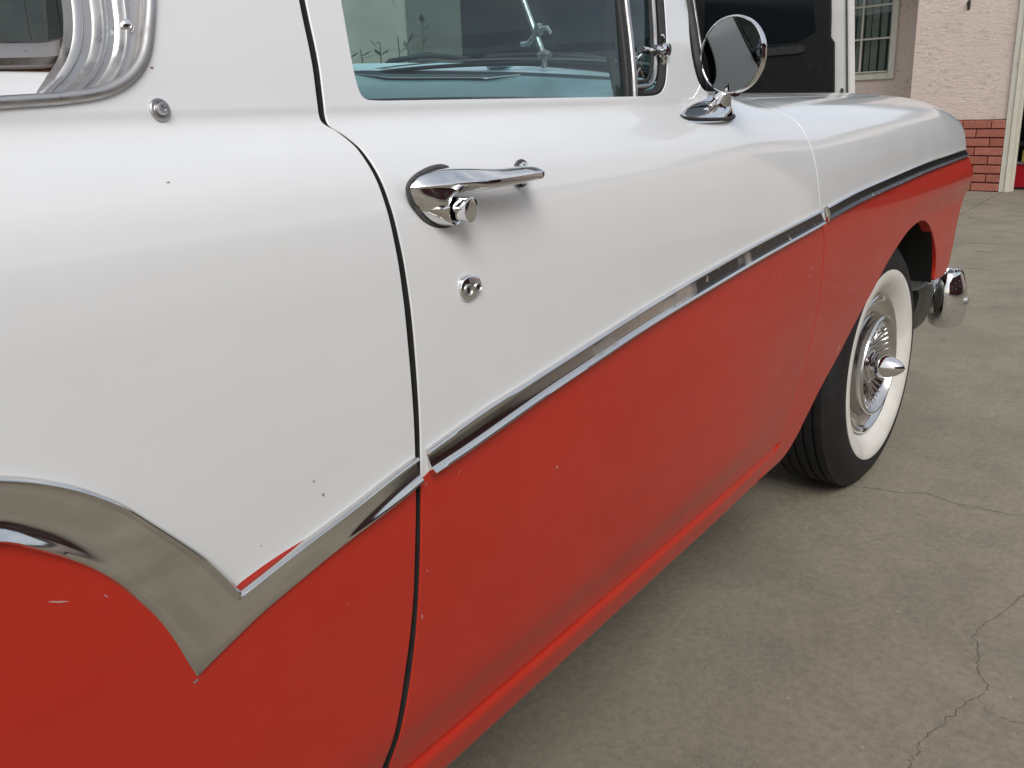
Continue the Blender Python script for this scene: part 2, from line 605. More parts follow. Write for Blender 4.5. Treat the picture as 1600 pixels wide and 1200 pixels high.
def spl(V):
    m = np.gradient(V, T_)

    def f(t):
        t = np.clip(t, T_[0], T_[-1])
        i = np.clip(np.searchsorted(T_, t, side='right') - 1, 0, len(T_) - 2)
        h = T_[i + 1] - T_[i]
        s = (t - T_[i]) / h
        return ((1 + 2 * s) * (1 - s) ** 2 * V[i] + s * (1 - s) ** 2 * h * m[i] + s * s * (3 - 2 * s) * V[i + 1] + s * s * (s - 1) * h * m[i + 1])
    return f


fDY, fDZ, fFY, fFZ = spl(DY), spl(DZ), spl(FY), spl(FZ)


def sm(a, b, x):
    s = np.clip((x - a) / (b - a), 0, 1)
    return s * s * (3 - 2 * s)


def S(x, t, k=None):
    x = np.asarray(x, float)
    t = np.asarray(t, float)
    kk = sm(1.40, 1.85, x) if k is None else k
    Y = fDY(t) * (1 - kk) + fFY(t) * kk
    Z = fDZ(t) * (1 - kk) + fFZ(t) * kk
    q = np.clip(x - 2.9, 0, None)
    Y = Y + .03 * q ** 2 - .016 * np.exp(-((t - .79) / .05) ** 2) * sm(2.0, 3.2, x) - .021 * np.clip((.72 - t) / .22, 0, 1) * sm(2.5, 3.05, x)
    r = np.clip(.3 - x, 0, None)
    Y = Y + .006 * r ** 2
    cr = np.clip(t - .9, 0, None) / .18
    Z = Z - .38 * np.clip(x - 2.95, 0, None) ** 2 * np.clip(cr, 0, 1)
    return np.stack([x + 0 * t, Y + 0 * x, Z + 0 * x], -1)


def Sn(x, t, k=None):
    e = 1e-4
    px = (S(x + e, t, k) - S(x - e, t, k)) / (2 * e)
    pt = (S(x, np.asarray(t) + e, k) - S(x, np.asarray(t) - e, k)) / (2 * e)
    n = np.cross(px, pt)
    return n / np.linalg.norm(n, axis=-1, keepdims=True), px, pt


def on(x, t, h=0.0):
    p = S(np.array([x]), np.array([t]))[0]
    n = Sn(np.array([x]), np.array([t]))[0][0]
    return p + n * h


def panel(name, outline, parent, mats, classify=None, holes=(), cons=(), dx=.035, dt=.012, step=.010, mirror=False, k=None,
          flange=.016, roll=.0014, **props):
    loops = [densify(outline, step)] + [densify(h, step) for h in holes]
    for i, L in enumerate(loops):
        a = np.sum(L[:, 0] * np.roll(L[:, 1], -1) - np.roll(L[:, 0], -1) * L[:, 1])
        if (a < 0) == (i == 0):
            loops[i] = L[::-1]          # outline counter-clockwise, holes clockwise: outward is on the right hand
    bnd = np.concatenate(loops)
    lo, hi = bnd.min(0), bnd.max(0)
    fz_ = 1.0 if dt < .015 else 2.5
    rows_t = np.concatenate([np.arange(.288, .355, .006), np.arange(.361, .43, .004), np.arange(.43, .90, dt), np.arange(.90, .99, .006), np.arange(.99, 1.06, .0032), np.arange(1.06, 1.40, .012)])
    if fz_ > 1:
        rows_t = rows_t[::3]
    gx, gt = np.meshgrid(np.arange(lo[0] + dx * .5, hi[0], dx), rows_t[(rows_t > lo[1]) & (rows_t < hi[1])])
    G = np.stack([gx.ravel(), gt.ravel()], -1)
    keep = inpoly(G, loops[0])
    for L in loops[1:]:
        keep &= ~inpoly(G, L)
    G = G[keep]
    cpts = [densify(np.asarray(c_), step) if False else resample(c_, max(2, int(np.sum(np.linalg.norm(np.diff(np.asarray(c_, float), axis=0), axis=1)) / step))) for c_ in cons]
    allb = np.concatenate([bnd] + cpts)
    sc = np.array([1.0, 1.0])
    mind = np.full(len(G), 9.0)
    for i in range(0, len(allb), 200):
        d = np.linalg.norm(G[:, None, :] - allb[None, i:i + 200, :], axis=-1).min(1)
        mind = np.minimum(mind, d)
    G = G[mind > .0028]
    V2 = list(map(tuple, bnd))
    E = []
    o = 0
    for L in loops:
        m = len(L)
        E += [(o + i, o + (i + 1) % m) for i in range(m)]
        o += m
    for c_ in cpts:
        E += [(o + i, o + i + 1) for i in range(len(c_) - 1)]
        V2 += list(map(tuple, c_))
        o += len(c_)
    V2 += list(map(tuple, G))
    res = delaunay_2d_cdt([Vector((p[0], p[1] * 7.0)) for p in V2], E, [], 0, 1e-6)      # stretched so that rows stay rows
    W = np.array([tuple(p) for p in res[0]]) / np.array([1.0, 7.0])
    F = np.array([f for f in res[2] if len(f) == 3], int)
    orig = res[3]
    cen = W[F].mean(1)
    ok = inpoly(cen, loops[0])
    for L in loops[1:]:
        ok &= ~inpoly(cen, L)
    F, cen = F[ok], cen[ok]
    P3 = S(W[:, 0], W[:, 1], k)
    N3, PX, PT = Sn(W[:, 0], W[:, 1], k)
    fm = [0] * len(F) if classify is None else [int(classify(c[0], c[1])) for c in cen]
    # orient: normal towards -Y / up
    a = P3[F]
    fn = np.cross(a[:, 1] - a[:, 0], a[:, 2] - a[:, 0])
    flip = (fn * N3[F[:, 0]]).sum(1) < 0
    F[flip] = F[flip][:, ::-1]
    inv = {}
    for i, og in enumerate(orig):
        for q in og:
            inv[q] = i
    verts = list(P3)
    norms = list(N3)
    faces = [tuple(f) for f in F]
    mats = list(mats) + [M_INNER]
    if flange > 0:
        o = 0
        for L in loops:
            m = len(L)
            ids = [inv[o + i] for i in range(m)]
            o += m
            tan = np.roll(L, -1, 0) - np.roll(L, 1, 0)
            on2 = np.stack([tan[:, 1], -tan[:, 0]], -1)
            rings = [ids]
            o3 = np.array([PX[i] * on2[j, 0] + PT[i] * on2[j, 1] for j, i in enumerate(ids)])
            o3 /= np.linalg.norm(o3, axis=1, keepdims=True)
            for (oo, dd, wn_, wo_) in ((roll * .6, roll * .25, .75, .6), (roll, roll * 1.0, .15, 1.0), (roll * .9, flange, 0.0, 1.0)):
                r_ = []
                for j, i in enumerate(ids):
                    r_.append(len(verts))
                    verts.append(P3[i] + o3[j] * oo - N3[i] * dd)
                    nn = N3[i] * wn_ + o3[j] * wo_
                    norms.append(nn / np.linalg.norm(nn))
                rings.append(r_)
            for q in range(3):
                A, B = rings[q], rings[q + 1]
                for j in range(m):
                    j2 = (j + 1) % m
                    faces.append((A[j], B[j], B[j2], A[j2]))
                    c0 = L[j]
                    inward = c0 - on2[j] / (np.linalg.norm(on2[j]) + 1e-9) * .004
                    fm.append((1 if name == 'front_fender' and c0[0] > 1.9 and c0[1] < .73 else len(mats) - 1) if q == 2 else 0 if classify is None else int(classify(inward[0], inward[1])))
    verts = np.array(verts)
    norms = np.array(norms)
    if mirror:
        verts[:, 1] = 2 * YC - verts[:, 1]
        norms[:, 1] *= -1
        faces = [f[::-1] for f in faces]
    return obj(name, verts, faces, mats, parent, True, normals=norms, fmat=fm, **props)


def strip(name, A, B, prof, mat, parent, n=60, mirror=False, endcap=True, matfn=None, **props):
    """moulding swept between two lines of the body surface; prof: (fraction from top to bottom, height above the skin)"""
    A2 = np.concatenate([resample(a, m) for a, m in zip(A, n)]) if isinstance(n, (list, tuple)) else resample(A, n)
    B2 = np.concatenate([resample(b, m) for b, m in zip(B, n)]) if isinstance(n, (list, tuple)) else resample(B, n)
    q = np.array([p[0] for p in prof])
    h = np.array([p[1] for p in prof])
    X = A2[:, None, 0] * (1 - q) + B2[:, None, 0] * q
    Tt = A2[:, None, 1] * (1 - q) + B2[:, None, 1] * q
    P = S(X, Tt)
    N = Sn(X, Tt)[0]
    V = P + N * h[None, :, None]
    m, k = len(A2), len(q)
    verts = V.reshape(-1, 3)
    faces, fm = [], []
    for i in range(m - 1):
        for j in range(k - 1):
            faces.append((i * k + j, i * k + j + 1, (i + 1) * k + j + 1, (i + 1) * k + j))
            fm.append(0 if matfn is None else matfn(X[i, j], q[j]))
    if endcap:
        for i, rev in ((0, False), (m - 1, True)):
            base = len(verts)
            verts = np.concatenate([verts, P[i] - N[i] * .001])
            for j in range(k - 1):
                f = (i * k + j, base + j, base + j + 1, i * k + j + 1)
                faces.append(f[::-1] if rev else f)
                fm.append(0)
    if mirror:
        verts = verts.copy()
        verts[:, 1] = 2 * YC - verts[:, 1]
        faces = [f[::-1] for f in faces]
    return obj(name, verts, faces, mat, parent, True, 50.0, fmat=fm, **props)


# ------------------------------------------------------------------ THE GROUND
ground = obj('ground', [(-60, -60, -.16), (80, -60, -.16), (80, 60, -.16), (-60, 60, -.16)], [(0, 1, 2, 3)], M_SOIL, smooth=False, kind='structure')
drive = empty('driveway', (2, 0, 0), kind='structure')
GZ = -.030                 # level of the concrete
XS = [-14.0, -6.0, -.90, 5.28, 13.2]
YS = [-9.0, -2.62, 1.605, 5.8, 10.0]
for i in range(len(XS) - 1):
    for j in range(len(YS) - 1):
        mb = MB()
        mb.box((XS[i] + .006, YS[j] + .006, -.15), (XS[i + 1] - .006, YS[j + 1] - .006, GZ), .004)
        mb.build('slab', M_CONC, drive, smooth=False)


def ribbon(name, pts, w, mat, z, parent, jitter=.004, n=10):
    P = cat([(x * 1.029, y * 1.029) for x, y in pts], n)
    z = z + GZ
    rr = random.Random(len(pts) * 13 + int(abs(pts[0][0]) * 100))
    V, F = [], []
    off = 0.0
    for i in range(len(P)):
        t = P[min(i + 1, len(P) - 1)] - P[max(i - 1, 0)]
        t = t / (np.linalg.norm(t) + 1e-9)
        nrm = np.array([-t[1], t[0]])
        off = off * .6 + rr.uniform(-jitter, jitter)
        ww = w * rr.uniform(.35, 1.25) * min(1, (i + .5) / 4, (len(P) - i - .5) / 4)
        c_ = P[i] + nrm * off
        V += [(*(c_ + nrm * ww), z), (*(c_ - nrm * ww), z)]
    for i in range(len(P) - 1):
        F.append((2 * i, 2 * i + 1, 2 * i + 3, 2 * i + 2))
    return obj(name, V, F, mat, parent, smooth=False)


ribbon('crack', [(1.32, .218), (1.364, .219), (1.411, .219), (1.506, .194), (1.6, .164), (1.645, .156), (1.686, .173), (1.797, .197), (1.851, .2), (1.944, .167), (2.036, .144), (2.16, .06), (2.3, -.1)],
       .0006, M_CRACK, .0012, drive, .0045, 14)
ribbon('crack', [(1.60, .164), (1.56, .12), (1.57, .06), (1.52, -.05)], .0004, M_CRACK, .0012, drive, .004, 14)
ribbon('crack', [(2.425, .70), (2.44, .62), (2.468, .485), (2.49, .432), (2.458, .362), (2.458, .301), (2.461, .198), (2.44, -.1), (2.5, -.6)], .0016, M_CRACKLIGHT, .0012, drive, .005, 12)
ribbon('crack', [(2.45, .58), (2.471, .483), (2.4935, .432), (2.4615, .362), (2.4615, .301), (2.464, .198)], .0008, M_CRACK, .0014, drive, .005, 12)
for (x, y, a, l) in ((6.9, .93, 1.4, .16), (7.3, .95, 1.5, .24), (8.4, .9, 1.3, .1), (9.5, 1.0, 1.5, .14), (6.2, .85, 1.6, .3), (8.9, 1.32, 1.5, .2)):
    ribbon('crack', [(x, y), (x + l * .5 * math.cos(a) + .01, y + l * .5 * math.sin(a)), (x + l * math.cos(a), y + l * math.sin(a))], .005, M_CRACK, .0012, drive, .006, 6)

# ------------------------------------------------------------------ THE HOUSE
HO = Vector((11.41 * 1.029, 1.563 * 1.029, -.030))
HROT = R(75.0 - 90.0)     # local y runs along the wall to the left, local x runs into the house
house = empty('house', HO, 'pink stucco house with red brick base and open garage', 'house', rz=HROT)
HM = Matrix.Translation(HO) @ Matrix.Rotation(HROT, 4, 'Z') @ Matrix.Scale(1.029, 4)


def hb(name, boxes, mat, parent=None, bev=0.0, smooth=False, **props):
    mb = MB()
    for lo, hi in boxes:
        mb.box(lo, hi, bev)
    return mb.build(name, mat, parent or house, smooth, xf=HM, **props)


WH = 2.75
A1 = 1.135                 # where the front wall ends and the entry recess begins
SB = 1.0                   # depth of the recess
hb('wall', [((0, .02, .772), (.2, A1, WH)), ((.03, .02, 0), (.2, A1, .772))], M_STUCCO)
W0, W1, WZ0, WZ1 = 1.90, 3.33, 1.27, 2.66
hb('wall', [((.2, A1 - .15, 0), (SB, A1, WH)), ((SB, A1 - .15, 0), (SB + .2, W0, WH)), ((SB, W1, 0), (SB + .2, 9.5, WH)),
            ((SB, W0, 0), (SB + .2, W1, WZ0)), ((SB, W0, WZ1), (SB + .2, W1, WH))], M_STUCCO)
# window in the recess
fr = hb('window', [((SB - .03, W0, WZ0), (SB + .05, W0 + .085, WZ1)), ((SB - .03, W1 - .085, WZ0), (SB + .05, W1, WZ1)),
                   ((SB - .034, W0 + .085, WZ0), (SB + .05, W1 - .085, WZ0 + .085)), ((SB - .034, W0 + .085, WZ1 - .085), (SB + .05, W1 - .085, WZ1))], M_CREAM, bev=.006)
hb('sill', [((SB - .06, W0 + .086, WZ0 + .086), (SB + .04, W1 - .086, WZ0 + .104))], M_CREAM, fr, .004)
px = np.linspace(W0 + .085, W1 - .085, 4)
pz = np.linspace(WZ0 + .105, WZ1 - .085, 4)
for k_ in (1, 2):
    hb('muntin', [((SB + .006, W0 + .085, pz[k_] - .011), (SB + .034, W1 - .085, pz[k_] + .011))], M_CREAM, fr, .003)
for k_ in (1, 2):
    hb('muntin', [((SB + .008, px[k_] - .013, WZ0 + .1), (SB + .036, px[k_] + .012, WZ1 - .085))], M_CREAM, fr, .003)
for a in range(3):
    for b in range(3):
        hb('pane', [((SB + .018, px[a] + .003, pz[b] + .003), (SB + .022, px[a + 1] - .003, pz[b + 1] - .003))], M_PANE, fr)
for i in range(13):
    y0 = W0 + .10 + i * .112
    hb('blind_slat', [((SB + .10 + (i % 2) * .008, y0, WZ0 - .02), (SB + .104 + (i % 2) * .008, y0 + .072 + .01 * (i % 3), WZ1))], M_BLIND, fr)
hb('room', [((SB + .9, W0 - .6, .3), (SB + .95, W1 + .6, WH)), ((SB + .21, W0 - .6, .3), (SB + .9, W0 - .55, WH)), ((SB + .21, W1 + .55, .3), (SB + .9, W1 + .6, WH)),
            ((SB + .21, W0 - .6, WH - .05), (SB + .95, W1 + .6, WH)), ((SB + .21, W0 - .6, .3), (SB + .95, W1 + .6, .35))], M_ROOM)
# brick base, one object per brick
hb('mortar_bed', [((-.012, .03, 0), (.029, A1 - .002, .768))], M_MORTAR)
bm = {}
for row in range(8):
    z0 = row * .0962 + .004
    x = .025 - (.155 if row % 2 else 0.0)
    while x < A1:
        a, b = max(x, .025), min(x + .297, A1)
        if b - a > .03:
            kx = (round(a, 3), round(b, 3))
            pr = random.Random(row * 31 + int(x * 100))
            d = pr.uniform(0, .006)
            hb('brick', [((-.032 - d, a, z0 + pr.uniform(0, .003)), (.02, b, z0 + .083 + pr.uniform(0, .002)))], M_BRICK, bev=.005)
        x += .310
# garage opening: casing, jamb, dark inside
jm = hb('door_frame', [((-.035, -.045, 0), (.0, .019, 2.4)), ((-.022, -.078, 0), (.06, -.048, 2.4)), ((.062, -.088, 0), (.10, -.048, 2.4))], M_WOOD, bev=.004)
hb('door_stop', [((-.05, -.062, 0), (-.0225, -.049, 2.4))], M_WOOD, jm, .003)
hb('door_frame', [((-.035, -4.2, 2.402), (.06, .019, 2.52))], M_WOOD, bev=.004)
hb('wall', [((0, -9.0, 2.52), (.2, .019, WH)), ((0, -9.0, 0), (.2, -4.2, 2.52))], M_STUCCO)
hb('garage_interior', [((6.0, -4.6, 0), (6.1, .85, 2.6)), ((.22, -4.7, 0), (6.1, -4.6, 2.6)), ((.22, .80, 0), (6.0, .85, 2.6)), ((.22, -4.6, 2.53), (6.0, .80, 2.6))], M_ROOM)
hb('wall_hook', [((-.012, .545, 1.925), (0, .575, 2.02)), ((-.05, .553, 1.985), (-.0125, .567, 2.0)), ((-.052, .553, 1.96), (-.040, .567, 1.984))], M_IRON, bev=.002)
hb('roof', [((-.05, -9.5, WH + .002), (7.0, 10.0, WH + .18))], M_ROOFTILE)


def hp(x, y, z):
    return HM @ Vector((x, y, z))


# things in the garage
tb = empty('toolbox', hp(.5, -.2, 0), 'red metal box with pale lid just inside the garage', 'toolbox', rz=HROT)
hb('box_body', [((.34, -.45, 0.02), (.66, .055, .27))], M_REDBOX, tb, .012)
hb('lid', [((.332, -.458, .272), (.668, .063, .30))], M_ALU, tb, .008)
hb('foot', [((.35, -.43, 0), (.65, .03, .019))], M_RUBBER, tb)
cb = empty('carton', hp(.5, -.13, .30), 'small yellow carton standing on the red box in garage', 'carton', rz=HROT)
hb('carton_body', [((.40, -.26, .301), (.60, -.01, .42))], M_YELLOW, cb, .004)
hb('flap', [((.40, -.26, .4205), (.50, -.01, .424))], M_YELLOW, cb)
sh = empty('storage_shelf', hp(1.2, -.4, 0), 'dark shelf unit deep inside the open garage', 'shelf', rz=HROT)
for zz in (.45, .95, 1.45, 1.95):
    hb('shelf_board', [((.9, -1.2, zz), (1.4, .70, zz + .03))], M_IRON, sh)
for yy in (-1.2, .66):
    hb('upright', [((.9, yy, 0), (.95, yy + .04, 2.0))], M_IRON, sh)
# hose reel below the window
hr = empty('hose_reel', hp(.80, 2.5, .9), 'coiled grey hose on the pink wall under the window', 'hose')
for r_, dx_ in ((.17, 0.0), (.205, .012), (.14, .012)):
    mb = MB()
    mb.tube([(SB - .07 + dx_, 2.66 + r_ * math.cos(a), 1.0 + r_ * math.sin(a)) for a in np.linspace(0, 2 * math.pi, 40)[:-1]], .016, 8, True)
    mb.build('hose_coil', M_HOSE, hr, xf=HM)
hb('bracket', [((SB - .08, 2.63, .96), (SB - .002, 2.69, 1.02))], M_IRON, hr, .004)

# ------------------------------------------------------------------ THE VAN beyond the hood, its front passenger door open
van = empty('van', (5.8, 4.0, 0), 'white van with a black lined open door parked beyond the hood', 'van')
mb = MB()
yr, yl, x0, x1 = 3.02, 4.95, 3.86, 8.5
for (z0, z1, d) in ((.35, .98, 0), (1.72, 2.0, .04)):
    mb.box((x0, yr + d, z0), (x1 - (.9 if z0 > 1 else 0), yl - d, z1), .03)
for (xa, xb) in ((6.42, 6.50),):
    mb.box((xa, yr + .02, .981), (xb, yr + .07, 1.719))
    mb.box((xa, yl - .07, .981), (xb, yl - .02, 1.719))
mb.build('body', M_VANWHITE, van, smooth=False)
for (xa, xb) in ((3.90, 3.92), (5.3, 5.38)):
    mb = MB()
    mb.box((xa, yr + .02, .981), (xb, yr + .07, 1.719))
    mb.build('pillar', M_VANBLACK, van, smooth=False)
for i, (xa, xb) in enumerate(((3.921, 5.299), (5.381, 6.419))):
    mb = MB()
    mb.box((xa, yr + .03, .982), (xb, yr + .038, 1.718))
    mb.build('window', M_TINT, van, smooth=False)
mb = MB()
mb.box((3.875, yr + .05, .985), (3.885, 3.43, 1.715))
mb.build('rear_panel', plain('grey_green_panel', (.15, .165, .14), .6, .2, 4.0), van, smooth=False)
mb = MB()
mb.box((3.862, 3.432, .985), (3.9, yl - .08, 1.715))
mb.build('rear_door', M_GREYWALL, van, smooth=False, label='pale grey rear door')
for xx in (4.6, 7.6):
    for yy in (yr + .01, yl - .23):
        mb = MB()
        mb.lathe([(.1, 0), (.2, .01), (.32, .0), (.345, .04), (.345, .18), (.32, .22), (.1, .22)], (xx, yy, .315), (0, 1, 0), (1, 0, 0), 32)
        mb.build('wheel', M_TYRE, van)
# the open door: hinge at (6.46,2.98), free edge at about (6.2,1.80)
H0, H1 = Vector((6.47, 2.98, 0)), Vector((6.20, 1.775, 0))
du = (H1 - H0)
dl = du.length
du.normalize()
dn = Vector((-du.y, du.x, 0))
if dn.x > 0:
    dn = -dn                      # dn points to the camera side (-X)
DM = Matrix(((du.x, dn.x, 0, H0.x), (du.y, dn.y, 0, H0.y), (0, 0, 1, 0), (0, 0, 0, 1)))


def lean(w, z):                  # the door's free edge leans a little inwards as it rises
    return w + (.045 if w > dl * .8 else 0.0) * 0 + (-(z - 1.0) * .085 if w > dl * .6 else 0)


def dplate(name, poly, d0, d1, mat, parent, **pr):
    """extruded plate on the door; poly in (along, height)"""
    V, F = [], []
    n = len(poly)
    for d in (d0, d1):
        for w, z in poly:
            V.append(tuple(DM @ Vector((lean(w, z) - (.15 if False else 0), d, z))))
    F.append(tuple(range(n)))
    F.append(tuple(range(2 * n - 1, n - 1, -1)))
    for i in range(n):
        j = (i + 1) % n
        F.append((i, n + i, n + j, j))
    return obj(name, V, F, mat, parent, smooth=False, **pr)


vd_ = dplate('door', [(0, .42), (dl, .42), (dl, 1.0), (dl, 1.55), (dl, 2.05), (0.0, 2.05)], -.075, -.012, M_VANWHITE, van, label='open door with white edge')
win = [(.10, 1.46), (.14, 1.41), (dl - .35, 1.41), (dl - .22, 1.46), (dl - .26, 1.86), (.10, 1.86)]
dplate('door_card', [(.01, .45), (dl - .10, .45), (dl - .105, 1.0), (dl - .10, 1.385), (dl - .125, 1.42), (dl - .12, 1.55), (dl - .12, 2.02), (.01, 2.02)], -.0115, .012, M_VANBLACK, vd_)
dplate('window_pane', win, .0125, .016, M_TINT, vd_)
dplate('sill_strip', [(.12, 1.335), (dl - .34, 1.335), (dl - .30, 1.345), (dl - .30, 1.385), (.12, 1.385)], .0125, .022, M_VANSTRIP, vd_)
dplate('door_seal', [(dl - .022, .45), (dl - .012, .45), (dl - .012, 2.0), (dl - .022, 2.0)], -.0118, -.004, M_GASKET, vd_)
dplate('latch', [(dl - .062, 1.065), (dl - .046, 1.065), (dl - .044, 1.10), (dl - .056, 1.105)], -.0118, .002, M_IRON, vd_)
# cab interior so the openings stay dark
mb = MB()
mb.box((3.95, yr + .09, .6), (8.0, yr + .10, 1.715))
mb.box((3.95, yl - .10, .6), (8.0, yl - .09, 1.715))
mb.build('interior_lining', M_VANBLACK, van, smooth=False)

# ------------------------------------------------------------------ wall seen through the car's windows; plants put in for reflections in the glass
gw = empty('garden_wall', (9.0, 9.0, 0), 'grey green rendered wall beyond the van', 'wall')
mb = MB()
mb.box((6.0, 9.4, GZ), (14.0, 9.6, 2.6))
mb.box((8.7, 5.6, GZ), (8.9, 9.39, 2.6))
mb.build('render', M_GREYWALL, gw, smooth=False)


def shrub(x, y, z, h, label, seed):
    rr = random.Random(seed)
    s_ = empty('reflection_shrub', (x, y, z), label, 'plant')
    mb = MB()
    mb.lathe([(.09, .0), (.12, .2), (.13, .2), (.13, .23), (.11, .23), (.1, .18), (.0, .18)], (x, y, z), (0, 0, 1), (1, 0, 0), 16)
    mb.build('pot', M_TERRA, s_)
    mb, lf = MB(), MB()
    for i in range(7):
        a = rr.uniform(0, 6.28)
        top = Vector((x + math.cos(a) * rr.uniform(.02, .13), y + math.sin(a) * rr.uniform(.02, .13), z + h * rr.uniform(.6, 1)))
        b = Vector((x, y, z + .18))
        mb.tube([b, b.lerp(top, .5) + Vector((0, 0, .03)), top], [.006, .005, .003], 5)
        for j in range(26):
            p = b.lerp(top, rr.uniform(.45, 1.0))
            d = Vector((rr.uniform(-1, 1), rr.uniform(-1, 1), rr.uniform(-.2, .9))).normalized()
            sd = d.cross(Vector((0, 0, 1))).normalized() * .016
            l_ = rr.uniform(.05, .09)
            lf.add([p, p + d * l_ * .5 + sd, p + d * l_, p + d * l_ * .5 - sd], [(0, 1, 2, 3)])
    mb.build('stem', M_STEM, s_)
    lf.build('foliage', M_LEAF, s_, smooth=False)
    return s_


for (x, y, h, lb, sd) in ((3.58, 3.56, 1.42, 'leafy potted plant added as a reflection in the door window, leftmost', 3), (3.60, 3.38, 1.44, 'leafy potted plant added as a reflection in the door window, middle one', 5),
                          (3.62, 3.19, 1.60, 'tallest leafy potted plant added as a reflection in the door window', 8)):
    tag(shrub(x, y, GZ, h, lb, sd), group='plants added as window reflections')
fence = empty('added_dark_fence', (0, 5.6, 0), 'dark timber board fence added beyond the wagon to darken its rear side window', 'fence')  # added fence, keeps bright sky out of the quarter window
fr_ = random.Random(4)
for i in range(40):
    mb = MB()
    xa = -4.2 + i * .195
    mb.box((xa, 5.6 + fr_.uniform(0, .006), GZ), (xa + .187, 5.625, 2.6 + fr_.uniform(-.01, .01)), .003)
    mb.build('board', M_FENCE, fence, smooth=False)
for zz in (.5, 1.4, 2.3):
    mb = MB()
    mb.box((-4.2, 5.632, zz), (3.6, 5.68, zz + .09))
    mb.build('rail', M_FENCE, fence, smooth=False)

# ------------------------------------------------------------------ THE CAR
car = empty('station_wagon', (1.0, YC, 0), 'vintage red and white two door station wagon with whitewall tyre', 'car')

# lines traced on the body surface, in metres (x, t)
SHUT_L = [(.655, 1.40), (.630, 1.32), (.6120, 1.22), (.5953, 1.1336), (.5896, 1.0795), (.583, 1.0331), (.5845, 1.0286), (.5945, 1.0205), (.6002, 1.0102), (.602, .9963), (.6030, .9813), (.6038, .956),
          (.6040, .9291), (.6042, .9004), (.6041, .8712), (.6034, .8416), (.6027, .7928), (.6018, .7487), (.5995, .7041), (.5968, .6648), (.5935, .6317),
          (.5862, .564), (.5732, .4963), (.56, .4375), (.5491, .3916), (.5465, .359)]
SHUT_R = [(.662, 1.40), (.637, 1.32), (.619, 1.22), (.6022, 1.1341), (.5968, 1.0796), (.5893, 1.033), (.5897, 1.0269), (.5989, 1.0187), (.6046, 1.0084), (.6070, .9954), (.6083, .9803), (.6098, .9555),
          (.6107, .9282), (.6116, .8992), (.6121, .8696), (.6118, .8397), (.6107, .7907), (.6092, .7465), (.6063, .7016), (.6035, .6622), (.6009, .6285),
          (.5937, .5601), (.5829, .4905), (.5692, .4312), (.5615, .3819), (.5585, .359)]
D_FRONT = [(1.775, 1.060), (1.776, 1.045), (1.777, 1.0072), (1.776, .9727), (1.777, .9363), (1.778, .9022), (1.786, .8359), (1.802, .7987), (1.8155, .7653), (1.823, .7198), (1.8275, .6742), (1.8295, .6255),
           (1.823, .537), (1.7990, .423), (1.760, .3605)]
VTOP = [(-.26, .800), (-.13, .840), (.0, .862), (.08, .866), (.16, .8575), (.2325, .8328), (.2567, .8217), (.278, .8087), (.3016, .7894), (.322, .767), (.3439, .7419), (.3598, .7229), (.3731, .7034), (.3863, .6811)]
VBOT = [(-.26, .750), (-.13, .795), (.0, .820), (.08, .8225), (.16, .814), (.2239, .7915), (.2387, .7808), (.2567, .7666), (.2718, .7529), (.2888, .734), (.3029, .7137), (.3167, .6912), (.327, .6682), (.3348, .6457), (.341, .6286)]
QTOP = [(.3863, .6811), (.4384, .6916), (.5056, .7039), (.5687, .7168), (.5985, .7222)]
QBOT = [(.341, .6286), (.3607, .6356), (.4031, .6496), (.4634, .6636), (.5228, .6783), (.6005, .6965)]
DTOP = [(.6139, .7242), (.7022, .7382), (.7743, .7462), (.866, .7566), (1.0535, .7772), (1.2404, .7941), (1.4796, .8119), (1.7860, .831)]
DBOT = [(.6183, .698), (.673, .7036), (.7425, .7127), (.8214, .7235), (.9393, .7366), (1.0534, .7490), (1.2411, .7642), (1.4808, .7817), (1.8000, .8025)]
FTOP = [(1.8119, .832), (2.0011, .8445), (2.3023, .8555), (2.6875, .8665), (3.1891, .8710), (3.245, .8708)]
FBOT = [(1.8264, .8080), (2.0532, .8206), (2.2981, .829), (2.6721, .8385), (3.1661, .8451), (3.250, .8455)]

VT, VBm = cat(VTOP, 6), cat(VBOT, 6)
QT, QB = cat(QTOP, 6), cat(QBOT, 6)
DT, DB = cat(DTOP, 6), cat(DBOT, 6)
FT, FB = cat(FTOP, 6), cat(FBOT, 6)


def midline(a, b, n=60, f=.5):
    A, B = resample(a, n), resample(b, n)
    return A * (1 - f) + B * f


# where the two colours meet (mostly under the mouldings; on the quarter panel the red shows a sliver above the strip)
PQ1 = midline(VT, VBm, 60, .35)
PQ = np.concatenate([[(-2.2, .62), (-.6, .70)], PQ1[:-3], [(.3845, .6830), (.387, .6860), (.4150, .6910), (.4366, .6936), (.47, .6960)], midline(QT, QB, 40, .4)[20:], [(.615, .6990)]])
PD = midline(DT, DB, 60, .45)
PD = np.concatenate([[(.56, .6965), (.6160, .6975), (.6185, .700)], PD[1:-1], [(1.789, .806), (1.84, .806)]])
PF = midline(FT, FB, 60, .45)
PF = np.concatenate([[(1.74, .806), (1.822, .8075)], PF[1:], [PF[-1] + (.2, .0)]])


def below(line):
    L = np.asarray(line)
    L = L[np.argsort(L[:, 0], kind='stable')]
    return lambda x, t: 1 if t < np.interp(x, L[:, 0], L[:, 1]) else 0


def clipline(line, x0, x1):
    L = np.asarray(line)
    return L[(L[:, 0] > x0) & (L[:, 0] < x1)]


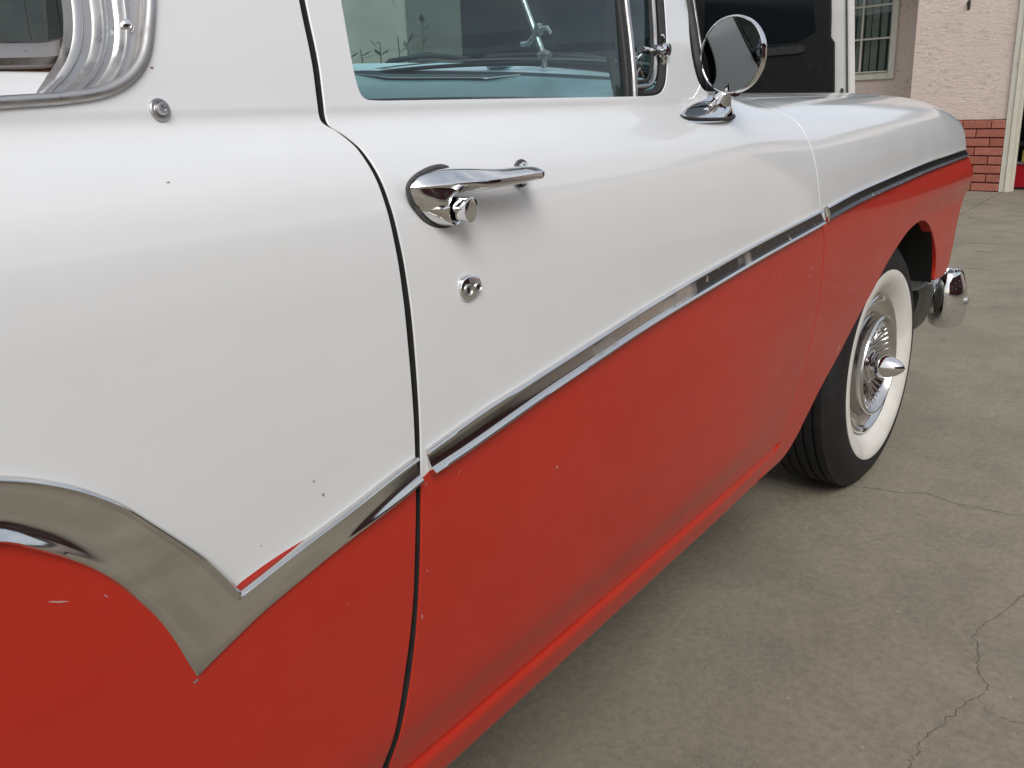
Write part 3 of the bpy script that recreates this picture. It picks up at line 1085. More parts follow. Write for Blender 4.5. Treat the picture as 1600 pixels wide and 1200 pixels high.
# quarter window opening
QWIN = [(-1.25, 1.045), (-.2, 1.045), (.20, 1.0455), (.3081, 1.0459), (.3525, 1.0487), (.3816, 1.0520), (.3981, 1.0565), (.4141, 1.0648), (.4286, 1.0787), (.4398, 1.0997), (.4497, 1.1233), (.4700, 1.185), (.4950, 1.27),
        (.5, 1.30), (.49, 1.325), (.46, 1.34), (.40, 1.345), (-1.2, 1.345), (-1.25, 1.33)]
qwin_s = cat(QWIN[3:14], 6)
QW = np.concatenate([np.array(QWIN[:3]), qwin_s, np.array(QWIN[14:])])
ARC_R = [(-.378 + .40 * math.cos(a), .31 + .40 * math.sin(a)) for a in np.linspace(math.pi * .98, math.pi * .02, 24)]
q_out = np.concatenate([[(-1.85, 1.39), (-1.85, .42), (-1.75, .36)], [(-.80, .359)], ARC_R, [(.04, .359)], cat(SHUT_L, 6)[::-1][0:], [(.655, 1.40)]])
SL = cat(SHUT_L, 6) - np.array([.0016, 0])
SR = cat(SHUT_R, 6) + np.array([.0016, 0])
DF = cat(D_FRONT, 6)
q_out = np.concatenate([[(-1.85, 1.399), (-1.85, .42), (-1.75, .3585), (-.80, .3585)], ARC_R, [(.04, .3585)], SL[::-1]])
cq = clipline(PQ, -1.80, .598)
quarter = panel('quarter_panel', q_out, car, [M_WHITE, M_RED], below(PQ), [QW], [PQ[2:]], dx=.03, dt=.010)
panel('quarter_panel', q_out, car, [M_WHITE, M_RED], below(PQ), [QW], dx=.06, dt=.02, mirror=True)

# door with its window opening
GL = [(1.10, 1.0462), (.669, 1.0463), (.6560, 1.0468), (.6454, 1.0482), (.6398, 1.0525), (.6375, 1.0661), (.6386, 1.0861), (.6462, 1.1372), (.662, 1.22), (.685, 1.325), (.705, 1.345), (.74, 1.352), (1.32, 1.352), (1.378, 1.348), (1.392, 1.33),
      (1.386, 1.30), (1.3395, 1.186), (1.312, 1.125), (1.2900, 1.0835), (1.276, 1.064), (1.2580, 1.0520), (1.2383, 1.0478), (1.215, 1.0466), (1.188, 1.0464)]
GLs = np.concatenate([[GL[0]], cat(GL[1:11], 5), np.array(GL[11:13]), cat(GL[13:], 5)])
PILF = [(1.505, 1.399), (1.480, 1.34), (1.4480, 1.26), (1.4233, 1.1933), (1.3925, 1.1328), (1.3845, 1.0944), (1.3895, 1.0690), (1.405, 1.055), (1.43, 1.052), (1.50, 1.056)]
d_out = np.concatenate([SR, [(.70, .3582), (1.2, .3582), (1.70, .3582)], DF[::-1], [(1.65, 1.061)], cat(PILF, 5)[::-1]])
door = panel('door', d_out, car, [M_WHITE, M_RED], below(PD), [GLs], [PD], dx=.03, dt=.010)
panel('door', d_out, car, [M_WHITE, M_RED], below(PD), [GLs], dx=.06, dt=.02, mirror=True)

# front fender
ARCH = [(1.790, .2990), (1.8544, .3246), (1.9611, .3989), (2.0822, .4676), (2.1846, .5358), (2.2875, .5941), (2.3608, .6381), (2.443, .6716), (2.53, .6980), (2.6083, .7095), (2.68, .7110), (2.7444, .7004), (2.815, .672),
        (2.8745, .6337), (2.912, .600), (2.9335, .5727), (2.953, .535), (2.958, .500)]
FS = DF + np.array([.0056, 0])
NOSE = [(3.075, .492), (3.15, .5134), (3.178, .5733), (3.205, .6451), (3.255, .70), (3.295, .735), (3.305, .77), (3.302, .80), (3.288, .83), (3.262, .85), (3.258, .87), (3.262, .8957), (3.272, .94), (3.285, .99), (3.29, 1.03), (3.29, 1.068)]
f_out = np.concatenate([FS, [(1.7620, .3565), (1.715, .330), (1.662, .3060)], cat(ARCH, 5), cat(NOSE, 5), [(2.9, 1.070), (2.2, 1.069)]])
fender = panel('front_fender', f_out, car, [M_WHITE, M_RED], below(PF), (), [PF], dx=.03, dt=.010, flange=.028)
panel('front_fender', f_out, car, [M_WHITE, M_RED], below(PF), (), dx=.06, dt=.02, mirror=True)

# rocker panel below the door
for mir in (False, True):
    strip('rocker_panel', [[(.04, .3548), (.9, .3548), (1.752, .3548)]], [[(.04, .293), (.9, .293), (1.640, .296)]],
          [(0, -.03), (0, -.0052), (.03, -.0046), (.08, -.0036), (.15, -.0024), (.23, -.0012)] + [(q_, -.0004 - .0012 * q_) for q_ in np.linspace(.30, .94, 20)] + [(.97, -.0026), (.99, -.006), (1.0, -.02)], M_RED, car, [150], mirror=mir)


# hood and cowl (both halves in one sheet each)
def across(name, x0, x1, t0, t1, mat, k=1.0, nx=40, nt=30, inset=0.0, thick=.015):
    X, Tt = np.meshgrid(np.linspace(x0, x1, nx), np.linspace(t0, t1, nt), indexing='ij')
    P = S(X, Tt, k)
    Lp = P.copy()[:, ::-1]
    Lp[:, :, 1] = 2 * YC - Lp[:, :, 1]
    G = np.concatenate([P, Lp[:, 1:]], 1)
    m, n = G.shape[:2]
    V = list(G.reshape(-1, 3))
    F = [(i * n + j, (i + 1) * n + j, (i + 1) * n + j + 1, i * n + j + 1) for i in range(m - 1) for j in range(n - 1)]
    edge = [i * n for i in range(m)] + [(m - 1) * n + j for j in range(1, n)] + [i * n + n - 1 for i in range(m - 2, -1, -1)] + [j for j in range(n - 2, 0, -1)]
    b = len(V)
    for e in edge:
        V.append(V[e] - np.array([0, 0, thick]))
    for i in range(len(edge)):
        j = (i + 1) % len(edge)
        F.append((edge[i], edge[j], b + j, b + i))
    F = [f[::-1] for f in F]
    return obj(name, V, F, mat, car, True, 40.0)


across('hood', 1.93, 3.28, 1.074, 1.40, M_WHITE)
across('cowl', 1.50, 1.925, 1.064, 1.40, M_WHITE, nx=16)


# roof
def roof():
    X, Vv = np.meshgrid(np.linspace(-1.87, 1.53, 30), np.linspace(0, 1, 31), indexing='ij')
    Y = .735 + (2 * YC - 1.47) * Vv
    e = np.minimum(Vv, 1 - Vv) * 2
    Z = 1.40 + .085 * (1 - (1 - e) ** 3) * np.clip((1.62 - X) / .5, .1, 1) ** .5
    G = np.stack([X, Y, Z], -1)
    m, n = X.shape
    V = np.concatenate([G.reshape(-1, 3), G.reshape(-1, 3) - [0, 0, .03]])
    F = [(i * n + j, (i + 1) * n + j, (i + 1) * n + j + 1, i * n + j + 1) for i in range(m - 1) for j in range(n - 1)]
    F += [tuple(q + m * n for q in f[::-1]) for f in F]
    ed = [i * n for i in range(m)] + [(m - 1) * n + j for j in range(1, n)] + [i * n + n - 1 for i in range(m - 2, -1, -1)] + [j for j in range(n - 2, 0, -1)]
    for i in range(len(ed)):
        a, b = ed[i], ed[(i + 1) % len(ed)]
        F.append((a, a + m * n, b + m * n, b))
    return obj('roof', V, F, M_WHITE, car)


roof()
mb = MB()
mb.box((-1.9, .62, .36), (-1.86, 2 * YC - .62, 1.0), .01)
mb.build('tailgate', M_WHITE, car)
mb = MB()
mb.box((-1.885, .70, 1.001), (-1.875, 2 * YC - .70, 1.38))
mb.build('rear_window', M_GLASS, car, smooth=False)

# dark inner shell behind the skins: shut gaps stay black, wheel housings too
def shell():
    xs = np.concatenate([np.linspace(-1.80, -.80, 12), np.linspace(.05, 1.95, 40)])
    mb = MB()
    for xa, xb, n in ((-1.80, -.80, 12), (.05, 1.70, 40)):
        ts = np.linspace(.40, 1.034, 40)
        X, Tt = np.meshgrid(np.linspace(xa, xb, n), ts, indexing='ij')
        P = S(X, Tt)
        N = Sn(X, Tt)[0]
        V = P - N * .0175
        V[:, :, 1] = np.maximum(V[:, :, 1], V[:, :, 1])
        k = len(ts)
        F = [(i * k + j, i * k + j + 1, (i + 1) * k + j + 1, (i + 1) * k + j) for i in range(n - 1) for j in range(k - 1)]
        mb.add(V.reshape(-1, 3), F)
    mb.box((-1.8, .66, .30), (1.5, 2 * YC - .66, .33))            # floor pan
    mb.box((1.50, .66, .34), (1.52, 2 * YC - .66, 1.0))           # firewall
    return mb.build('inner_shell', M_INNER, car)


shell()
# strip of dark pillar seen in the upper shut gap
V, F = [], []
for i, (x, t) in enumerate([(.58, 1.02), (.59, 1.08), (.601, 1.14), (.616, 1.22), (.634, 1.32), (.658, 1.40)]):
    for dx_ in (-.03, .04):
        V.append(on(x + dx_, t, -.016))
    if i:
        F.append((2 * i - 2, 2 * i - 1, 2 * i + 1, 2 * i))
obj('pillar_post', V, F, M_INNER, car)
V, F = [], []
for i, (x, t) in enumerate([(.5605, .42), (.5555, .395), (.5535, .372), (.5525, .358)]):
    for dx_ in (-.012, .014):
        V.append(on(x + dx_, t, -.010))
    if i:
        F.append((2 * i - 2, 2 * i - 1, 2 * i + 1, 2 * i))
obj('sill_weatherstrip', V, F, M_BAREMETAL, car)


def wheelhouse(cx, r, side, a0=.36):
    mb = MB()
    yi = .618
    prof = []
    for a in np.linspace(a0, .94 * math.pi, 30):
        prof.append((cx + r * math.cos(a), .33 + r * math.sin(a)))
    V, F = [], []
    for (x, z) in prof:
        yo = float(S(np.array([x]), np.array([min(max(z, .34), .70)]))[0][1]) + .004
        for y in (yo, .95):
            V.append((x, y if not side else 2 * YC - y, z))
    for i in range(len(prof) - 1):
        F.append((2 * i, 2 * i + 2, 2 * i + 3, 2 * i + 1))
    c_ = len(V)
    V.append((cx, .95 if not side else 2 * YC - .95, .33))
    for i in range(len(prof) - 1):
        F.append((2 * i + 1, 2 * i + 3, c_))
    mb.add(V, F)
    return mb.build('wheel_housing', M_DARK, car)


for s_ in (0, 1):
    wheelhouse(2.50, .47, s_)
    wheelhouse(-.378, .42, s_)

# ---- mouldings
PR_SWEEP = [(0, 0), (.0, .004), (.018, .0068), (.045, .0080), (.075, .0076), (.098, .0062), (.11, .0046), (.125, .0042), (.16, .0044), (.22, .0043), (.30, .0038), (.40, .0029), (.5, .0021), (.60, .0016), (.68, .0017), (.75, .0024), (.81, .0036), (.865, .0054), (.91, .0074), (.95, .0088), (.975, .0086), (.992, .0068), (1.0, .0042), (1.0, 0)]
PR_STRIP = [(0, 0), (.0, .0035), (.03, .0058), (.08, .0066), (.13, .0060), (.165, .0042), (.185, .0024), (.205, .0014), (.23, .00145), (.35, .00215), (.5, .00305), (.63, .0039), (.70, .0046), (.76, .0056), (.82, .0069), (.875, .0084), (.92, .0094), (.955, .0092), (.985, .0072), (1.0, .0040), (1.0, 0)]
PR_FLAT = [(0, 0), (.0, .004), (.018, .0066), (.045, .0077), (.075, .0073), (.098, .0060), (.11, .0046), (.125, .0043), (.25, .0046), (.42, .0047), (.58, .0045), (.72, .0041), (.84, .0035), (.92, .0028), (.97, .0018), (1.0, .0008), (1.0, 0)]
nv, nq = 90, 40
VA = np.concatenate([resample(VT, nv), resample(QT, nq)[1:]])
VB_ = np.concatenate([resample(VBm, nv), resample(QB, nq)[1:]])


def strip2(name, A, B, profA, profB, nA, blend, mat, parent, mirror=False, **props):
    """one moulding whose section changes from profA to profB along its length"""
    m = len(A)
    q1, h1 = np.array(profA).T
    q2, h2 = np.array(profB).T
    u = np.linspace(0, 1, 26)
    def par(q, h):
        d = np.r_[0, np.cumsum(np.hypot(np.diff(q), np.diff(h) * 14))]
        d /= d[-1]
        return np.interp(u, d, q), np.interp(u, d, h)
    q1, h1 = par(q1, h1)
    q2, h2 = par(q2, h2)
    qf, hf = par(*np.array(PR_FLAT).T)
    ii = np.arange(m) - nA
    wa = (1 - sm(-34, -6, ii))[:, None]
    wc = sm(14, 36, ii)[:, None]
    wb_ = 1 - wa - wc
    q = q1 * wa + qf * wb_ + q2 * wc
    h = h1 * wa + hf * wb_ + h2 * wc
    X = A[:, None, 0] * (1 - q) + B[:, None, 0] * q
    Tt = A[:, None, 1] * (1 - q) + B[:, None, 1] * q
    P = S(X, Tt)
    N = Sn(X, Tt)[0]
    V = (P + N * h[..., None]).reshape(-1, 3)
    k = len(u)
    F = [(i * k + j, i * k + j + 1, (i + 1) * k + j + 1, (i + 1) * k + j) for i in range(m - 1) for j in range(k - 1)]
    b = len(V)
    V = np.concatenate([V, P[-1] - N[-1] * .001])
    F += [((m - 1) * k + j + 1, b + j + 1, b + j, (m - 1) * k + j) for j in range(k - 1)]
    if mirror:
        V[:, 1] = 2 * YC - V[:, 1]
        F = [f[::-1] for f in F]
    return obj(name, V, F, mat, parent, True, 50.0, **props)


strip2('side_trim', VA, VB_, PR_SWEEP, PR_STRIP, nv, 24, M_SWEEP, quarter)
strip2('side_trim', VA, VB_, PR_SWEEP, PR_STRIP, nv, 10, M_SWEEP, quarter, mirror=True)

# the channel of the front mouldings is filled with worn black paint
_k = NT('worn_black_channel')
sx = _k.n.new('ShaderNodeSeparateXYZ')
_k.l.new(_k.co(), sx.inputs[0])
nn_ = _k.noise(7.0, 3.0, 0.6)
edge = _k.math('ADD', sx.outputs[0], _k.rng(nn_, 0.3, 0.7, -0.35, 0.35))
pf = _k.rng(edge, 1.05, 1.30, 0.0, 1.0)
chip = _k.rng(_k.noise(55.0, 4.0, 0.65), 0.655, 0.675, 1.0, 0.0)
pf = _k.math('MULTIPLY', pf, chip)
_k.set(_k.mix(pf, (0.66, 0.64, 0.61), (0.010, 0.011, 0.013)), _k.rng(pf, 0, 1, 0.10, 0.24), _k.rng(pf, 0, 1, 1.0, 0.0))
M_CHANNEL = _k.m
fn_ = lambda x, q: 1 if .19 < q < .80 else 0
strip('side_trim', DT, DB, PR_STRIP, [M_TRIM, M_CHANNEL], door, 90, matfn=fn_)
strip('side_trim', FT, FB, PR_STRIP, [M_TRIM, M_CHANNEL], fender, 70, matfn=lambda x, q: 1 if .16 < q < .93 else 0)
# small chrome end cap between door and fender mouldings
mb = MB()
mb.tube([on(1.8105, .8355, .003), on(1.8165, .822, .006), on(1.8265, .8055, .003)], [.0035, .0045, .0035], 8)
mb.build('trim_cap', M_TRIM, fender)


# ---- door handle (local frame: x along car, out from the skin, z)
def hpnt(x, out, z):
    return (x, .5700 - out - (.0015 if z < .95 else 0), z)


M_HANDLE = M_CHROME
sect = [   # x : ring of (out, z) going round the grip
    (.6330, [(.000, .9715), (.001, .9712), (.002, .9700), (.002, .9698), (.001, .9692), (.000, .969)]),
    (.6420, [(.000, .9790), (.005, .9780), (.011, .9708), (.0115, .9698), (.006, .9650), (.000, .9640)]),
    (.6560, [(.000, .9830), (.010, .9815), (.0205, .9714), (.0210, .9702), (.012, .9600), (.000, .9590)]),
    (.6720, [(.000, .9850), (.016, .9832), (.0285, .9716), (.0288, .9700), (.020, .9610), (.000, .9600)]),
    (.6880, [(.001, .9850), (.020, .9830), (.0345, .9716), (.0344, .9685), (.026, .9610), (.004, .9610)]),
    (.7040, [(.007, .9835), (.022, .9822), (.0372, .9716), (.0370, .9655), (.029, .9610), (.012, .9620)]),
    (.7220, [(.012, .9815), (.025, .9806), (.0388, .9718), (.0385, .9650), (.031, .9622), (.017, .9632)]),
    (.7450, [(.014, .9800), (.026, .9796), (.0394, .9722), (.0392, .9650), (.032, .9625), (.018, .9635)]),
    (.7680, [(.015, .9798), (.027, .9794), (.0394, .9726), (.0392, .9655), (.032, .9630), (.018, .9640)]),
    (.7860, [(.016, .9794), (.028, .9790), (.0390, .9730), (.0388, .9662), (.032, .9640), (.019, .9650)]),
    (.7990, [(.019, .9780), (.029, .9776), (.0376, .9730), (.0375, .9664), (.032, .9648), (.022, .9656)]),
    (.8060, [(.025, .9752), (.030, .9750), (.0345, .9728), (.0345, .9684), (.032, .9678), (.027, .9682)]),
]


def roundring(pts, n=24, r=.0014):
    """round the corners of a small polygon by resampling a Chaikin-cut copy"""
    P = [np.array(p) for p in pts]
    for _ in range(2):
        Q = []
        for i in range(len(P)):
            a, b = P[i], P[(i + 1) % len(P)]
            f = .12
            Q += [a * (1 - f) + b * f, a * f + b * (1 - f)]
        P = Q
    return P


xs_ = np.array([s_[0] for s_ in sect])
rings6 = np.array([[list(p) for p in s_[1]] for s_ in sect])
fine = np.concatenate([np.linspace(xs_[i], xs_[i + 1], 5)[:-1] for i in range(len(xs_) - 1)] + [[xs_[-1]]])
rr6 = np.zeros((len(fine), 6, 2))
for a in range(6):
    for b in range(2):
        pts_ = np.stack([xs_, rings6[:, a, b]], -1)
        cc = cat(pts_, 6)
        rr6[:, a, b] = np.interp(fine, cc[:, 0], cc[:, 1])
rings = [[hpnt(x, o_, z_) for o_, z_ in roundring(r6)] for x, r6 in zip(fine, rr6)]
mb = MB()
mb.loft([r_[::-1] for r_ in rings])
# front bracket foot between grip and skin
ft = []
for u_, (ox, hw, hz, zc) in zip(np.linspace(0, 1, 7), [(.811, .0125, .0125, .9700), (.810, .012, .012, .9700), (.806, .011, .0105, .970), (.801, .010, .0090, .9700), (.796, .010, .0075, .9697), (.793, .010, .006, .970), (.791, .010, .0055, .970)]):
    ft.append([hpnt(ox + hw * math.cos(w) * (1 if math.cos(w) > 0 else 1.0), .0005 + u_ * .0265, zc + hz * math.sin(w)) for w in np.linspace(0, 2 * math.pi, 21)[:-1]])
mb.loft(ft)
# hooded boss below the grip, round the push button
BC = (.6780, .9480)        # button centre (x, z)
foot = cat([(.6325, .9705), (.6345, .9600), (.6385, .9520), (.6465, .9430), (.6560, .9360), (.6660, .9318), (.6760, .9302), (.6860, .9318), (.6930, .9360)], 6)
foot = resample(foot, 40)
ang = np.linspace(R(100), R(322), 40)
rows = []
for i in range(40):
    f_ = foot[i]
    inn = np.array([BC[0] + .0165 * math.cos(ang[i]), BC[1] + .0165 * math.sin(ang[i])])
    oo = .0245 - .012 * (i / 39.0) ** 1.3
    row = []
    for s_ in np.linspace(0, 1, 9):
        p = f_ * (1 - s_) + inn * s_
        row.append(hpnt(p[0], oo * math.sin(s_ * math.pi / 2) ** .85, p[1]))
    row.append(hpnt(inn[0] + (BC[0] - inn[0]) * .10, oo - .0006, inn[1] + (BC[1] - inn[1]) * .10))
    row.append(hpnt(inn[0] + (BC[0] - inn[0]) * .14, oo - .003, inn[1] + (BC[1] - inn[1]) * .14))
    row.append(hpnt(inn[0] + (BC[0] - inn[0]) * .14, .001, inn[1] + (BC[1] - inn[1]) * .14))
    rows.append(row)
n_ = len(rows[0])
V = [p for r_ in rows for p in r_]
F = [(i * n_ + j, (i + 1) * n_ + j, (i + 1) * n_ + j + 1, i * n_ + j + 1) for i in range(39) for j in range(n_ - 1)]
mb.add(V, F)
mb.build('door_handle', M_CHROME, door, angle=28)
mb = MB()
mb.lathe([(.0, .0), (.0116, .0), (.0116, .024), (.0117, .0305), (.0121, .0322), (.0119, .0338), (.0108, .0346), (.0070, .0349), (.0, .0350)],
         (BC[0], .5700, BC[1]), (.10, -1, -.06), (1, 0, 0), 32)
mb.build('push_button', M_CHROME, door)
# rubber gasket round the handle's base
mb = MB()
gp = cat([(.6900, .9835), (.6800, .9858), (.6690, .9858), (.6559, .9838), (.6421, .9795), (.6330, .9740), (.6300, .9690), (.6325, .9590), (.6390, .9490), (.6480, .9395), (.6600, .9325), (.6720, .9292), (.6840, .9292), (.6940, .9335)], 5)
mb.tube([hpnt(x, .0012, z) for x, z in gp], [.0012] + [.0021] * (len(gp) - 2) + [.0012], 8)
mb.build('handle_gasket', M_GASKET, door)
mb = MB()
mb.tube([hpnt(.811 + .0132 * math.cos(w), .0008, .970 + .0132 * math.sin(w)) for w in np.linspace(0, 2 * math.pi, 25)[:-1]], .0016, 8, True)
mb.build('handle_gasket', M_GASKET, door)

# lock plate with two key cylinders
ring = []
outl = cat([(.0185, .0005), (.0150, .0080), (.0060, .0122), (-.0060, .0135), (-.0150, .0100), (-.0180, .0015), (-.0165, -.0065), (-.0080, -.0118), (.0020, -.0112), (.0120, -.0075)], 5, True)
LC = (.6990, .8665)
yl_ = float(on(*LC)[1])
mb = MB()
rs = []
for sc_, o_ in ((1.0, -.0005), (1.0, .0015), (.97, .0030), (.90, .0040), (.80, .0044), (.02, .0046)):
    rs.append([(LC[0] + p[0] * sc_ * .92, yl_ - o_, LC[1] + p[1] * sc_) for p in outl])
mb.loft(rs, caps=False)
mb.build('lock_plate', M_CHROME, door, angle=60)
for cx_, rr_ in ((-.0070, .0062), (.0085, .0048)):
    mb = MB()
    c_ = (LC[0] + cx_, yl_ - .0042, LC[1] - .0003 + cx_ * .05)
    mb.lathe([(rr_, 0), (rr_, .0014), (rr_ * .86, .0020), (rr_ * .72, .0012), (rr_ * .68, .0004), (.0, .0006)], c_, (0, -1, 0), (1, 0, 0), 24)
    mb.build('key_cylinder', M_ALU, door)
    mb = MB()
    mb.box((c_[0] - .0008, c_[1] - .0016, c_[2] - rr_ * .45), (c_[0] + .0008, c_[1] - .0008, c_[2] + rr_ * .45))
    mb.build('key_slot', M_DARK, door, smooth=False)


# snap button on the quarter panel
def stud(x, t, rad, parent, name='snap_stud'):
    c_ = on(x, t)
    n_2 = Sn(np.array([x]), np.array([t]))[0][0]
    mb = MB()
    r_ = rad
    mb.lathe([(r_, -.001), (r_, .0012), (r_ * .9, .0022), (r_ * .68, .0022), (r_ * .62, .0014), (r_ * .56, .0018), (r_ * .55, .0050), (r_ * .46, .0062), (r_ * .30, .0062), (r_ * .24, .0046), (0, .0046)],
             c_, n_2, (1, 0, 0), 28)
    return mb.build(name, M_ALU, parent)


stud(.4242, 1.0433, .0086, quarter)


# ---- quarter window: bead, channels, ledge, sash, glass
def inset3(x, t, d):
    p = S(np.array([x]), np.array([t]))[0].copy()
    return p + np.array([0, d, 0])


PATHQ = [tuple(p) for p in resample(cat([(.4975, 1.29), (.4950, 1.27), (.4700, 1.185), (.4497, 1.1233), (.4398, 1.0997), (.4286, 1.0787), (.4141, 1.0648), (.3981, 1.0565), (.3816, 1.0520), (.3525, 1.0487)], 6), 70)]
qw = None
mb = MB()
bead = PATHQ + [(.3081, 1.0466), (.27, 1.0462)]
mb.tube([inset3(x - .0055, t + .0032, -.0005) for x, t in bead], .0045, 12)
mb.tube([inset3(x - .0055, t + .0032, -.0002) for x, t in [(.2655, 1.0460), (.262, 1.0461), (.1, 1.046), (-.4, 1.046), (-1.22, 1.046)]], [.0032, .0043, .0043, .0043, .0043], 12)
qw = mb.build('quarter_window', M_ALU, car)
prof = [(.004, .000), (.0085, .0035), (.0095, .0075), (.0185, .0085), (.0200, .0060), (.0215, .0045), (.0240, .0045), (.0255, .0068), (.0262, .0125), (.0285, .0150), (.0335, .0152), (.0350, .0120), (.0365, .0108), (.0390, .0108), (.0402, .0130), (.0410, .0185),
        (.0430, .0210), (.0490, .0212), (.0505, .0185), (.0520, .0170), (.0560, .0170), (.0580, .0185), (.0600, .0300)]
V, F = [], []
k_ = len(prof)
PATHR = resample(cat([(.4975, 1.29), (.4950, 1.27), (.4700, 1.185), (.4497, 1.1233), (.4450, 1.103), (.4395, 1.088), (.4310, 1.074), (.4190, 1.062), (.4050, 1.052), (.3880, 1.038)], 6), 70)
for (x, t), (xr, tr_) in zip(PATHQ, PATHR):
    for w, d in prof:
        f_ = float(sm(.006, .024, w))
        V.append(inset3(x * (1 - f_) + xr * f_ - w, t * (1 - f_) + tr_ * f_ + w * .10, d * .8 + .0015))
for i in range(len(PATHQ) - 1):
    for j in range(k_ - 1):
        F.append((i * k_ + j, (i + 1) * k_ + j, (i + 1) * k_ + j + 1, i * k_ + j + 1))
obj('window_channel', V, F, M_ALU, qw, True, 35)
mb = MB()
c_ = inset3(.4497 - .0235, 1.1040, .0040)
c_ = inset3(.4400 - .0220 + .004, 1.1035, .0062)
mb.lathe([(.0048, -.002), (.0048, .0006), (.0036, .0018), (.0014, .0022), (.0012, .0012), (0, .0012)], c_, (0, -1, 0), (1, 0, 0), 20)
mb.build('screw', M_CHROME, qw)
# ledge
V = []
for x in (-1.22, .415):
    for (t, d) in ((1.040, .006), (1.0475, .008), (1.052, .016), (1.0690, .030), (1.0715, .036), (1.072, .060)):
        p = inset3(x, 1.05, 0)
        V.append((x, p[1] + d, t))
F = [(j, 6 + j, 7 + j, j + 1) for j in range(5)]
obj('window_ledge', V, F, M_WHITE, qw, True, 30)
# sash frame: bottom rail with rounded front corner
yq = float(S(np.array([.35]), np.array([1.06]))[0][1]) + .030
path = cat([(-1.22, 1.0800), (.20, 1.0805), (.345, 1.0815), (.375, 1.0840), (.393, 1.0905), (.4025, 1.1010), (.409, 1.115), (.430, 1.19), (.452, 1.29)], 8)
rings = []
for i, p in enumerate(path):
    t = path[min(i + 1, len(path) - 1)] - path[max(i - 1, 0)]
    t /= np.linalg.norm(t)
    nrm = np.array([-t[1], t[0]])
    rings.append([(p[0] + nrm[0] * w, yq + d + (p[1] - 1.06) * .28, p[1] + nrm[1] * w) for w, d in ((-.0085, .010), (-.0085, .001), (-.0060, -.003), (-.001, -.0035), (.004, -.001), (.0085, .000), (.0098, .003), (.0098, .010))])
mb = MB()
mb.loft(rings)
mb.build('sash_frame', M_GREYFRAME, qw, angle=30)
mb = MB()
j0 = int(np.argmin(np.abs(path[:, 0] - .377)))
for jj in (j0,):
    mb.loft([[(a + .0004 * 0, b - .0006, c) for a, b, c in rings[q]] for q in range(jj, len(rings) - 16)])
mb.build('sash_corner', M_GREYFRAME, qw, angle=30)
mb = MB()
mb.tube([(-1.22, yq + .012, 1.0715), (.2, yq + .012, 1.0715), (.39, yq + .012, 1.0725)], .003, 6)
mb.build('window_seal', M_RUST, qw)
V = []
for x, z in ((-1.22, 1.086), (.398, 1.086), (.452, 1.30), (-1.22, 1.30)):
    V.append((x, yq + .007 + (z - 1.06) * .28, z))
obj('glass_pane', V, [(0, 1, 2, 3)], M_GLASS, qw, smooth=False)

# ---- door window: glass, division bar, vent window
def dg(x, t, d):
    return inset3(x, t, d)


V = [dg(x, t, .016) for x, t in ((.60, 1.036), (1.205, 1.036), (1.2245, 1.18), (1.252, 1.37), (.66, 1.37))]
obj('door_glass', V, [tuple(range(5))], M_GLASS, door, smooth=False)
for nm_, x0_, x1_, w0, w1, d_, mt in (('division_bar', 1.1835, 1.2235, -.0085, .0065, .012, M_RUBBER), ('vent_frame', 1.1975, 1.2385, -.0062, .0052, .010, M_ALU)):
    V, F = [], []
    for i, z in enumerate(np.linspace(1.040, 1.36, 9)):
        xx = x0_ + (x1_ - x0_) * (z - 1.046) / .135
        for (w, d) in ((w0, d_ + .014), (w0, d_ + .002), (w0 + .002, d_), (w1 - .002, d_), (w1, d_ + .002), (w1, d_ + .014)):
            V.append(dg(xx + w, z, d))
        if i:
            for j in range(5):
                F.append(((i - 1) * 6 + j, (i - 1) * 6 + j + 1, i * 6 + j + 1, i * 6 + j))
    obj(nm_, V, F, mt, door, True, 30)
ed = cat([(1.384, 1.30), (1.3395, 1.186), (1.312, 1.125), (1.2900, 1.0835), (1.276, 1.064), (1.2580, 1.0520), (1.2383, 1.0478), (1.205, 1.0466)], 6)
for nm_, off, rad, d_, mt in (('vent_gasket', .0035, .0062, .008, M_RUBBER), ('vent_frame', .0135, .0034, .013, M_ALU), ('vent_gasket', .0205, .0032, .015, M_RUBBER)):
    pts_ = []
    for i, p in enumerate(ed):
        t = ed[min(i + 1, len(ed) - 1)] - ed[max(i - 1, 0)]
        t /= np.linalg.norm(t)
        nrm = np.array([t[1], -t[0]])
        q = p + nrm * off
        pts_.append(dg(q[0], q[1], d_))
    mb = MB()
    mb.tube(pts_, rad, 8)
    mb.build(nm_, mt, door)
V = [dg(x, t, .018) for x, t in ((1.200, 1.045), (1.268, 1.052), (1.30, 1.10), (1.335, 1.18), (1.385, 1.30), (1.38, 1.36), (1.25, 1.36), (1.239, 1.18))]
obj('vent_glass', V, [tuple(range(8))], M_GLASS, door, smooth=False)
# vent latch: a chrome knob with a small lever
mb = MB()
c_ = np.array(dg(1.287, 1.112, .004))
mb.lathe([(.0, .014), (.007, .013), (.0085, .008), (.0080, .0), (.0065, -.006), (.0095, -.010), (.0085, -.015), (.0, -.017)], c_, (0, 1, 0), (1, 0, 0), 20)
mb.tube([c_ + np.array([.0, -.004, .004]), c_ + np.array([-.002, -.006, .014]), c_ + np.array([-.003, -.004, .021])], [.005, .0042, .0034], 10)
mb.tube([c_ + np.array([.0, -.004, -.004]), c_ + np.array([.001, -.006, -.014]), c_ + np.array([.002, -.002, -.024])], [.005, .0048, .003], 10)
mb.tube([c_ + np.array([-.004, .012, .0]), c_ + np.array([-.028, .014, .002])], [.0045, .004], 8)
mb.build('vent_latch', M_CHROME, door)
mb = MB()
a_ = np.array(dg(1.222, 1.052, .020))
mb.box(tuple(a_ - [.016, .003, .004]), tuple(a_ + [.018, .003, .012]), .002)
